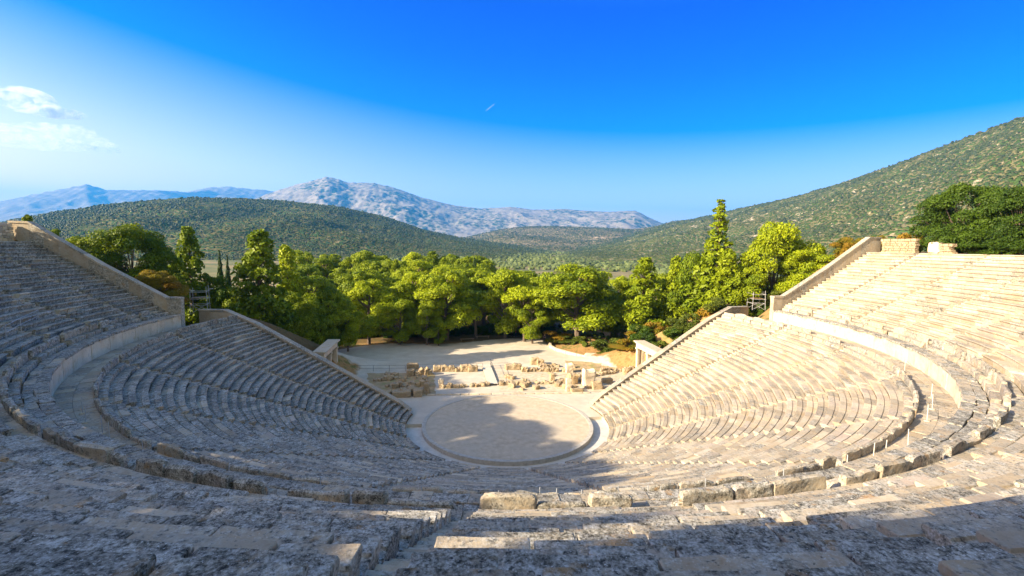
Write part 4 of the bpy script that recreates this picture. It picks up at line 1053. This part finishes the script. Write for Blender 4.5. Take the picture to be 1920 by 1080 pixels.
# undergrowth under the pines
n = 2600; uu = rng.uniform(380, 1500, n); DD = rng.uniform(76, 150, n); ang = np.arctan((uu-960)/FPX)+YAW
X = CX+np.sin(ang)*DD; Y = CY+np.cos(ang)*DD; r = np.hypot(X, Y); aa = np.degrees(np.arctan2(Y, np.abs(X)))
ok = (r > 42) & (aa > 22) & ~((Y < 54) & (X > -30) & (X < 19)) & (noise(np.stack([X, Y, X*0], -1), 14, 2) > .0)
X, Y = X[ok], Y[ok]
blobs('undergrowth', np.stack([X, Y, terrain(X, Y)], -1), rng.uniform(.3, .9, len(X)), M['shrub'])

# ------------------------------------------------------------------ hills and mountains
def ridge(name, D, near, back, prof, mt, zb=0.0, rough_=1.0, nu=260, nt=70, power=1.0, seed=0, scrub=None, gully=0.0):
    """height field whose crest follows the skyline points at distance D; near/back = foot distances"""
    us = np.array([p[0] for p in prof], float); vs = np.array([p[1] for p in prof], float)
    U = np.linspace(us[0], us[-1], nu); Vv = np.interp(U, us, vs)
    crest = np.zeros((nu, 3)); Dn = np.zeros(nu)
    dist = np.interp(U, us, [p[2] if len(p) > 2 else D for p in prof])
    for i in range(nu): crest[i] = ondist(U[i], Vv[i], dist[i])
    H = crest[:, 2]
    dirs = (crest[:, :2]-CAM[:2])/dist[:, None]
    t = np.concatenate([np.linspace(0, 1, nt), np.linspace(1, 2, 16)[1:]])
    V = np.zeros((nu, len(t), 3))
    for j, tj in enumerate(t):
        if tj <= 1: dd = dist*near+(dist-dist*near)*tj; h = zb+(H-zb)*(tj**power)
        else: dd = dist+(back-1)*dist*(tj-1); h = H-(H-zb)*(1-(2-tj)**1.5)
        V[:, j, :2] = CAM[:2]+dirs*dd[:, None]; V[:, j, 2] = h
    amp = (H-zb)[:, None]*rough_*.10
    t2 = np.clip(1-np.abs(t-1), 0, 1)
    env = np.where(t <= 1, np.sin(np.pi*np.clip(t, 0, 1))**.8, .6*np.sin(np.pi*(t-1)))[None]+.10*t2[None]*0
    nz = noise(np.stack([V[..., 0]+seed*777, V[..., 1], V[..., 0]*0], -1), D*.09, 6)
    V[:, :, 2] += amp*env*nz
    if gully:
        gz = np.abs(noise(np.stack([V[..., 0]*1.0+seed*99, V[..., 1]*.45, V[..., 0]*0], -1), D*.035, 5)); V[:, :, 2] += (H-zb)[:, None]*gully*env*(.45-gz)
    # the crest line gets fine roughness
    fine_ = noise(np.stack([V[..., 0], V[..., 1], V[..., 0]*0+seed], -1), D*.006, 5)
    V[:, :, 2] += (H-zb)[:, None]*.010*rough_*fine_*np.clip(t2*3, 0, 1)[None]
    m = len(t); i, j = np.meshgrid(np.arange(nu-1), np.arange(m-1), indexing='ij')
    Q = np.stack([i*m+j, (i+1)*m+j, (i+1)*m+j+1, i*m+j+1], -1).reshape(-1, 4)
    o = mesh_np(name, V.reshape(-1, 3), Q=Q, mat=mt, smooth=True); tag(o, kind='structure')
    if scrub:
        n, s0, s1, mtl, thrv = scrub
        ti = rng.uniform(0, nt-1.01, n) if True else 0; ui = rng.uniform(0, nu-1.01, n)
        a = ui.astype(int); b = ti.astype(int); fa = (ui-a)[:, None]; fb = (ti-b)[:, None]
        Pp = (V[a, b]*(1-fa)+V[a+1, b]*fa)*(1-fb)+(V[a, b+1]*(1-fa)+V[a+1, b+1]*fa)*fb
        ok = (noise(Pp, D*.05, 4)+.5*noise(Pp, D*.012, 3)) > thrv+.25*rng.normal(size=n); Pp = Pp[ok]
        dd = np.hypot(Pp[:, 0]-CX, Pp[:, 1]-CY)
        blobs(name.replace('mountain', 'hill')+'_scrub', Pp, np.clip(dd*.0013, 1.2, 5)*(s0*.6+(s1-s0*.6)*rng.random(len(Pp))**2.2), mtl)
    return o
def hill_mat(name, soil, rock, green, s, rocky=.5, bushs=.18, greenamt=.5, bd=3.0):
    m, nd, lk, b = mat(name); g = nd.new('ShaderNodeNewGeometry').outputs['Position']
    n1 = tex(nd, lk, g, 'n', s, 9, .68); n2 = tex(nd, lk, g, 'n', s*7, 8, .7); v = tex(nd, lk, g, 'v', bushs)
    so_ = mix(nd, lk, thr(nd, lk, n2, rocky, rocky+.08), soil, rock)
    gm = math_(nd, lk, 'MULTIPLY', thr(nd, lk, v, .62, .42), thr(nd, lk, math_(nd, lk, 'ADD', math_(nd, lk, 'MULTIPLY', n1, .6), math_(nd, lk, 'MULTIPLY', n2, .4)), greenamt-.02, greenamt-.09))
    gr_ = mix(nd, lk, thr(nd, lk, n2, .4, .6), green, tuple(q*1.6 for q in green))
    c = mix(nd, lk, gm, so_, gr_)
    lk.new(c, b.inputs['Base Color']); b.inputs['Specular IOR Level'].default_value = 0
    h = math_(nd, lk, 'ADD', math_(nd, lk, 'MULTIPLY', gm, 1.0), math_(nd, lk, 'MULTIPLY', n2, 1.2)); bump(nd, lk, b, h, 1.0, bd)
    return m
M['farrock'] = hill_mat('far_rock', (.24, .20, .15), (.32, .27, .20), (.14, .14, .09), .0006, .50, .004, .46, 15)
M['rocky'] = hill_mat('rocky_mountain', (.23, .20, .16), (.31, .27, .215), (.04, .06, .035), .0012, .47, .012, .54, 3)
M['lowhill'] = hill_mat('scrub_hill', (.24, .19, .12), (.42, .34, .25), (.045, .075, .03), .004, .56, .11, .62, 4)
M['woodhill'] = hill_mat('wooded_hill', (.13, .12, .055), (.40, .32, .22), (.035, .07, .03), .004, .60, .14, .70, 4)
M['sidehill'] = hill_mat('rock_scrub_slope', (.155, .145, .07), (.50, .41, .31), (.045, .08, .022), .006, .56, .16, .66, 3)
ridge('far_mountain', 16000, .72, 1.2, [(-260, 410), (-120, 396), (0, 378), (60, 365), (100, 358), (140, 350), (162, 345), (200, 356), (290, 357), (350, 360), (390, 352), (430, 350), (500, 357), (560, 366), (700, 400), (800, 440)], M['farrock'], seed=1, gully=.05)
ridge('rocky_mountain', 9500, .62, 1.25, [(300, 420), (400, 392), (480, 372), (520, 357), (560, 345), (590, 338), (612, 331), (635, 336), (650, 342), (700, 343), (740, 352), (790, 370), (850, 385), (900, 391), (960, 388), (1000, 393), (1060, 392), (1110, 396), (1140, 397), (1190, 395), (1203, 400), (1215, 407), (1240, 418), (1300, 432), (1340, 446)], M['rocky'], seed=2, gully=.07, nu=420, nt=90, rough_=.55)
ridge('low_hills', 3800, .45, 1.3, [(820, 452), (880, 444), (930, 432), (965, 426), (1000, 424), (1060, 424), (1130, 427), (1190, 429), (1230, 424), (1260, 415), (1290, 412), (1400, 420), (1500, 440)], M['lowhill'], zb=-6, seed=3, power=1.3, scrub=(20000, .6, 1.4, M['scrub'], -.3))
ridge('wooded_hill', 2100, .30, 1.5, [(-150, 445), (-40, 425), (40, 410), (80, 402), (150, 391), (230, 380), (340, 371), (440, 371), (500, 374), (560, 379), (640, 388), (720, 405), (800, 432), (870, 447), (950, 457), (1000, 465), (1050, 471)], M['woodhill'], zb=-8, seed=4, power=1.25, nu=320, scrub=(52000, .7, 1.7, M['scrub'], -.35))
ridge('side_hill', 2000, .19, 1.5, [(1060, 468, 3000), (1110, 457, 3000), (1180, 441, 3000), (1230, 425, 2900), (1290, 412, 2800), (1350, 400, 2700), (1400, 388, 2500), (1500, 367, 2300), (1600, 335, 2100), (1700, 300, 1900), (1800, 262, 1800), (1900, 225, 1700), (2000, 190, 1600), (2120, 160, 1500)], M['sidehill'], zb=-3, seed=5, power=1.45, nu=320, nt=110, scrub=(80000, .5, 1.6, M['scrub'], -.15))

# ------------------------------------------------------------------ people on the plaza
def person(u, v, label, shirt, trousers, h=1.74, stride=.16, rz=0):
    p = onz(u, v, 0); t = empty('person', (p[0], p[1], .01), rz); s = h/1.74
    def skin(name, pts, edges, radii, mt):
        me = bpy.data.meshes.new(name); me.from_pydata([tuple(q*s for q in a) for a in pts], edges, []); o = bpy.data.objects.new(name, me); COL.objects.link(o); o.parent = t
        o.modifiers.new('s', 'SKIN'); sv = me.skin_vertices[0].data
        for i, r_ in enumerate(radii): sv[i].radius = (r_*s, r_*s)
        sv[0].use_root = True
        ss = o.modifiers.new('d', 'SUBSURF'); ss.levels = 1; ss.render_levels = 1; me.materials.append(mt); return o
    pts = [(0, 0, .95), (0, 0, 1.2), (0, 0, 1.42), (0, 0, 1.52), (0, .01, 1.64), (0, .01, 1.72), (.19, 0, 1.40), (.24, .03, 1.12), (.25, .12, .88), (-.19, 0, 1.40), (-.24, -.03, 1.12), (-.25, .06, .88), (.10, 0, .9), (.11, stride*.5, .5), (.11, stride, .09), (.11, stride+.14, .04), (-.10, 0, .9), (-.11, -stride*.3, .5), (-.11, -stride, .09), (-.11, -stride+.14, .04)]
    ed = [(0, 1), (1, 2), (2, 3), (3, 4), (4, 5), (2, 6), (6, 7), (7, 8), (2, 9), (9, 10), (10, 11), (0, 12), (12, 13), (13, 14), (14, 15), (0, 16), (16, 17), (17, 18), (18, 19)]
    skin('body', pts, ed, [.12, .12, .13, .05, .10, .07, .06, .045, .04, .06, .045, .04, .085, .06, .04, .04, .085, .06, .04, .04], M['skin'])
    skin('shirt', [pts[i] for i in (0, 1, 2, 6, 9)]+[(.23, .02, 1.22), (-.23, -.02, 1.22)], [(0, 1), (1, 2), (2, 3), (2, 4), (3, 5), (4, 6)], [.145, .14, .15, .08, .08, .062, .062], M[shirt])
    skin('trousers', [(0, 0, .97), (.10, 0, .88), (.11, stride*.5, .5), (.11, stride, .12), (-.10, 0, .88), (-.11, -stride*.3, .5), (-.11, -stride, .12)], [(0, 1), (1, 2), (2, 3), (0, 4), (4, 5), (5, 6)], [.14, .105, .078, .062, .105, .078, .062], M[trousers])
    skin('hair', [(0, -.015, 1.66), (0, -.01, 1.73)], [(0, 1)], [.105, .08], M['hair'])
    tag(t, label, 'person')
person(1012, 640, 'person in a white shirt standing near the curved low wall', 'cloth_c', 'cloth_a', rz=.4)
person(1021, 641, 'person in dark clothes beside the one in white near the low wall', 'cloth_a', 'cloth_a', rz=2.2)
person(967, 632, 'person in a red shirt walking in the shade at the back of the plaza', 'cloth_b', 'cloth_a', stride=.28, rz=1.3)
person(961, 632, 'person in dark clothes walking behind the one in red', 'cloth_a', 'cloth_a', stride=.24, rz=1.5)
# bench-like timber rails at the plaza back edge
for u, v, lb in ((905, 634, 'low timber bench at the back edge of the plaza in the sun'), (876, 639, 'low timber bench left of the sunny one under the trees')):
    p = onz(u, v, 0); t = empty('bench', (p[0], p[1], 0), .1); tag(t, lb, 'bench')
    m = MB(); m.box((0, 0, .45), (3.2, .45, .09)); m.build('seat', M['wood'], t)
    for q in (-1.3, 1.3): m = MB(); m.box((q, 0, .2), (.14, .38, .42)); m.build('leg', M['wood'], t)

# ------------------------------------------------------------------ clouds, contrail, haze
def cloud(u, v, D, pts, label, dens_=.011):
    mt = bpy.data.materials.new('cloud_vapour'); mt.use_nodes = True; nd = mt.node_tree.nodes; lk = mt.node_tree.links; nd.remove(nd['Principled BSDF'])
    pv = nd.new('ShaderNodeVolumePrincipled'); pv.inputs['Color'].default_value = (1, 1, 1, 1); pv.inputs['Anisotropy'].default_value = .2
    tc = nd.new('ShaderNodeNewGeometry').outputs['Position']
    n = tex(nd, lk, tc, 'n', .0055, 5, .6); dens = math_(nd, lk, 'MULTIPLY', thr(nd, lk, n, .48, .70), dens_); lk.new(dens, pv.inputs['Density'])
    lk.new(pv.outputs[0], nd['Material Output'].inputs['Volume'])
    bm = bmesh.new()
    for (uu, vv, w_, h_) in pts:
        c = Vector(ondist(uu, vv, D)); sx = w_*D/FPX/2*1.1; sz = h_*D/FPX/2*.95
        bmesh.ops.create_icosphere(bm, subdivisions=2, radius=1, matrix=Matrix.Translation(c) @ Matrix.Diagonal((sx, sx*.8, sz, 1)))
    me = bpy.data.meshes.new('cloud'); bm.to_mesh(me); bm.free(); me.materials.append(mt)
    o = bpy.data.objects.new('cloud', me); COL.objects.link(o); tag(o, label, 'cloud')

def haze():
    x0, x1, y0, y1, z0, z1 = -20000, 26000, -300, 24000, -40, 2150
    V = [(x, y, z) for z in (z0, z1) for x, y in ((x0, y0), (x1, y0), (x1, y1), (x0, y1))]
    F = [[0, 3, 2, 1], [4, 5, 6, 7], [0, 1, 5, 4], [1, 2, 6, 5], [2, 3, 7, 6], [3, 0, 4, 7]]
    mt = bpy.data.materials.new('air'); mt.use_nodes = True; nd = mt.node_tree.nodes; nd.remove(nd['Principled BSDF'])
    pv = nd.new('ShaderNodeVolumePrincipled'); pv.inputs['Color'].default_value = (.03, .39, 1.0, 1); pv.inputs['Density'].default_value = 6.0e-5; pv.inputs['Anisotropy'].default_value = .1
    mt.node_tree.links.new(pv.outputs[0], nd['Material Output'].inputs['Volume'])
    tag(mesh_np('haze', V, N=F, mat=mt), kind='stuff')
haze()

cloud(70, 195, 9500, [(28, 180, 52, 26), (48, 188, 60, 34), (22, 188, 40, 22), (70, 200, 50, 22), (95, 209, 50, 18), (120, 213, 46, 14), (138, 215, 22, 9)], 'small bright puffy cloud, upper one of two at the left edge of the sky')
cloud(90, 260, 16000, [(10, 252, 80, 22), (50, 250, 80, 22), (95, 246, 70, 20), (135, 246, 50, 18), (150, 258, 60, 14), (178, 270, 50, 12), (200, 282, 36, 8), (60, 266, 130, 14)], 'wider thin cloud, lower one of two at the left edge of the sky', .003)
mb = MB(); a = ondist(911, 208, 9000); b = ondist(927, 195, 9300)
mb.path([a+(b-a)*q/8 for q in range(9)], [1+2.6*math.sin(math.pi*(q+.3)/8.8) for q in range(9)], 6)
tag(mb.build('contrail', M['cloth_c']), 'short white contrail streak high in the blue sky', 'contrail')

# weeds in the joints of the nearest rows
Pw = []
for i in range(26):
    u_, v_ = rnd.uniform(20, 1500), rnd.uniform(915, 1060); dd = ray(u_, v_); ts = np.linspace(3, 30, 3000); Qp = CAM+np.outer(ts, dd); rr_ = np.hypot(Qp[:, 0], Qp[:, 1])
    kk = np.argmax(Qp[:, 2] < UZ0+(np.floor((rr_-UR0)/UT)+1)*UH); p_ = Qp[kk]; r_ = UR0+round((rr_[kk]-UR0)/UT)*UT; a_ = math.atan2(p_[1], p_[0])
    for j in range(int(rnd.uniform(8, 26))): Pw.append((r_*math.cos(a_)+rnd.gauss(0, .07), r_*math.sin(a_)+rnd.gauss(0, .05), UZ0+round((r_-UR0)/UT)*UH-.02+rnd.uniform(0, .07)))
Pw = np.array(Pw); nn = rng.normal(size=(len(Pw), 3)); nn[:, 2] *= .3; nn /= np.linalg.norm(nn, axis=1)[:, None]
Vw = leafcards(Pw, nn, .035, .3, .45)
tag(mesh_np('weeds', Vw, Q=np.arange(len(Vw)).reshape(-1, 4), mat=M['pinelight'], tint=np.repeat(rng.random((len(Pw), 3)), 4, 0)), kind='stuff')
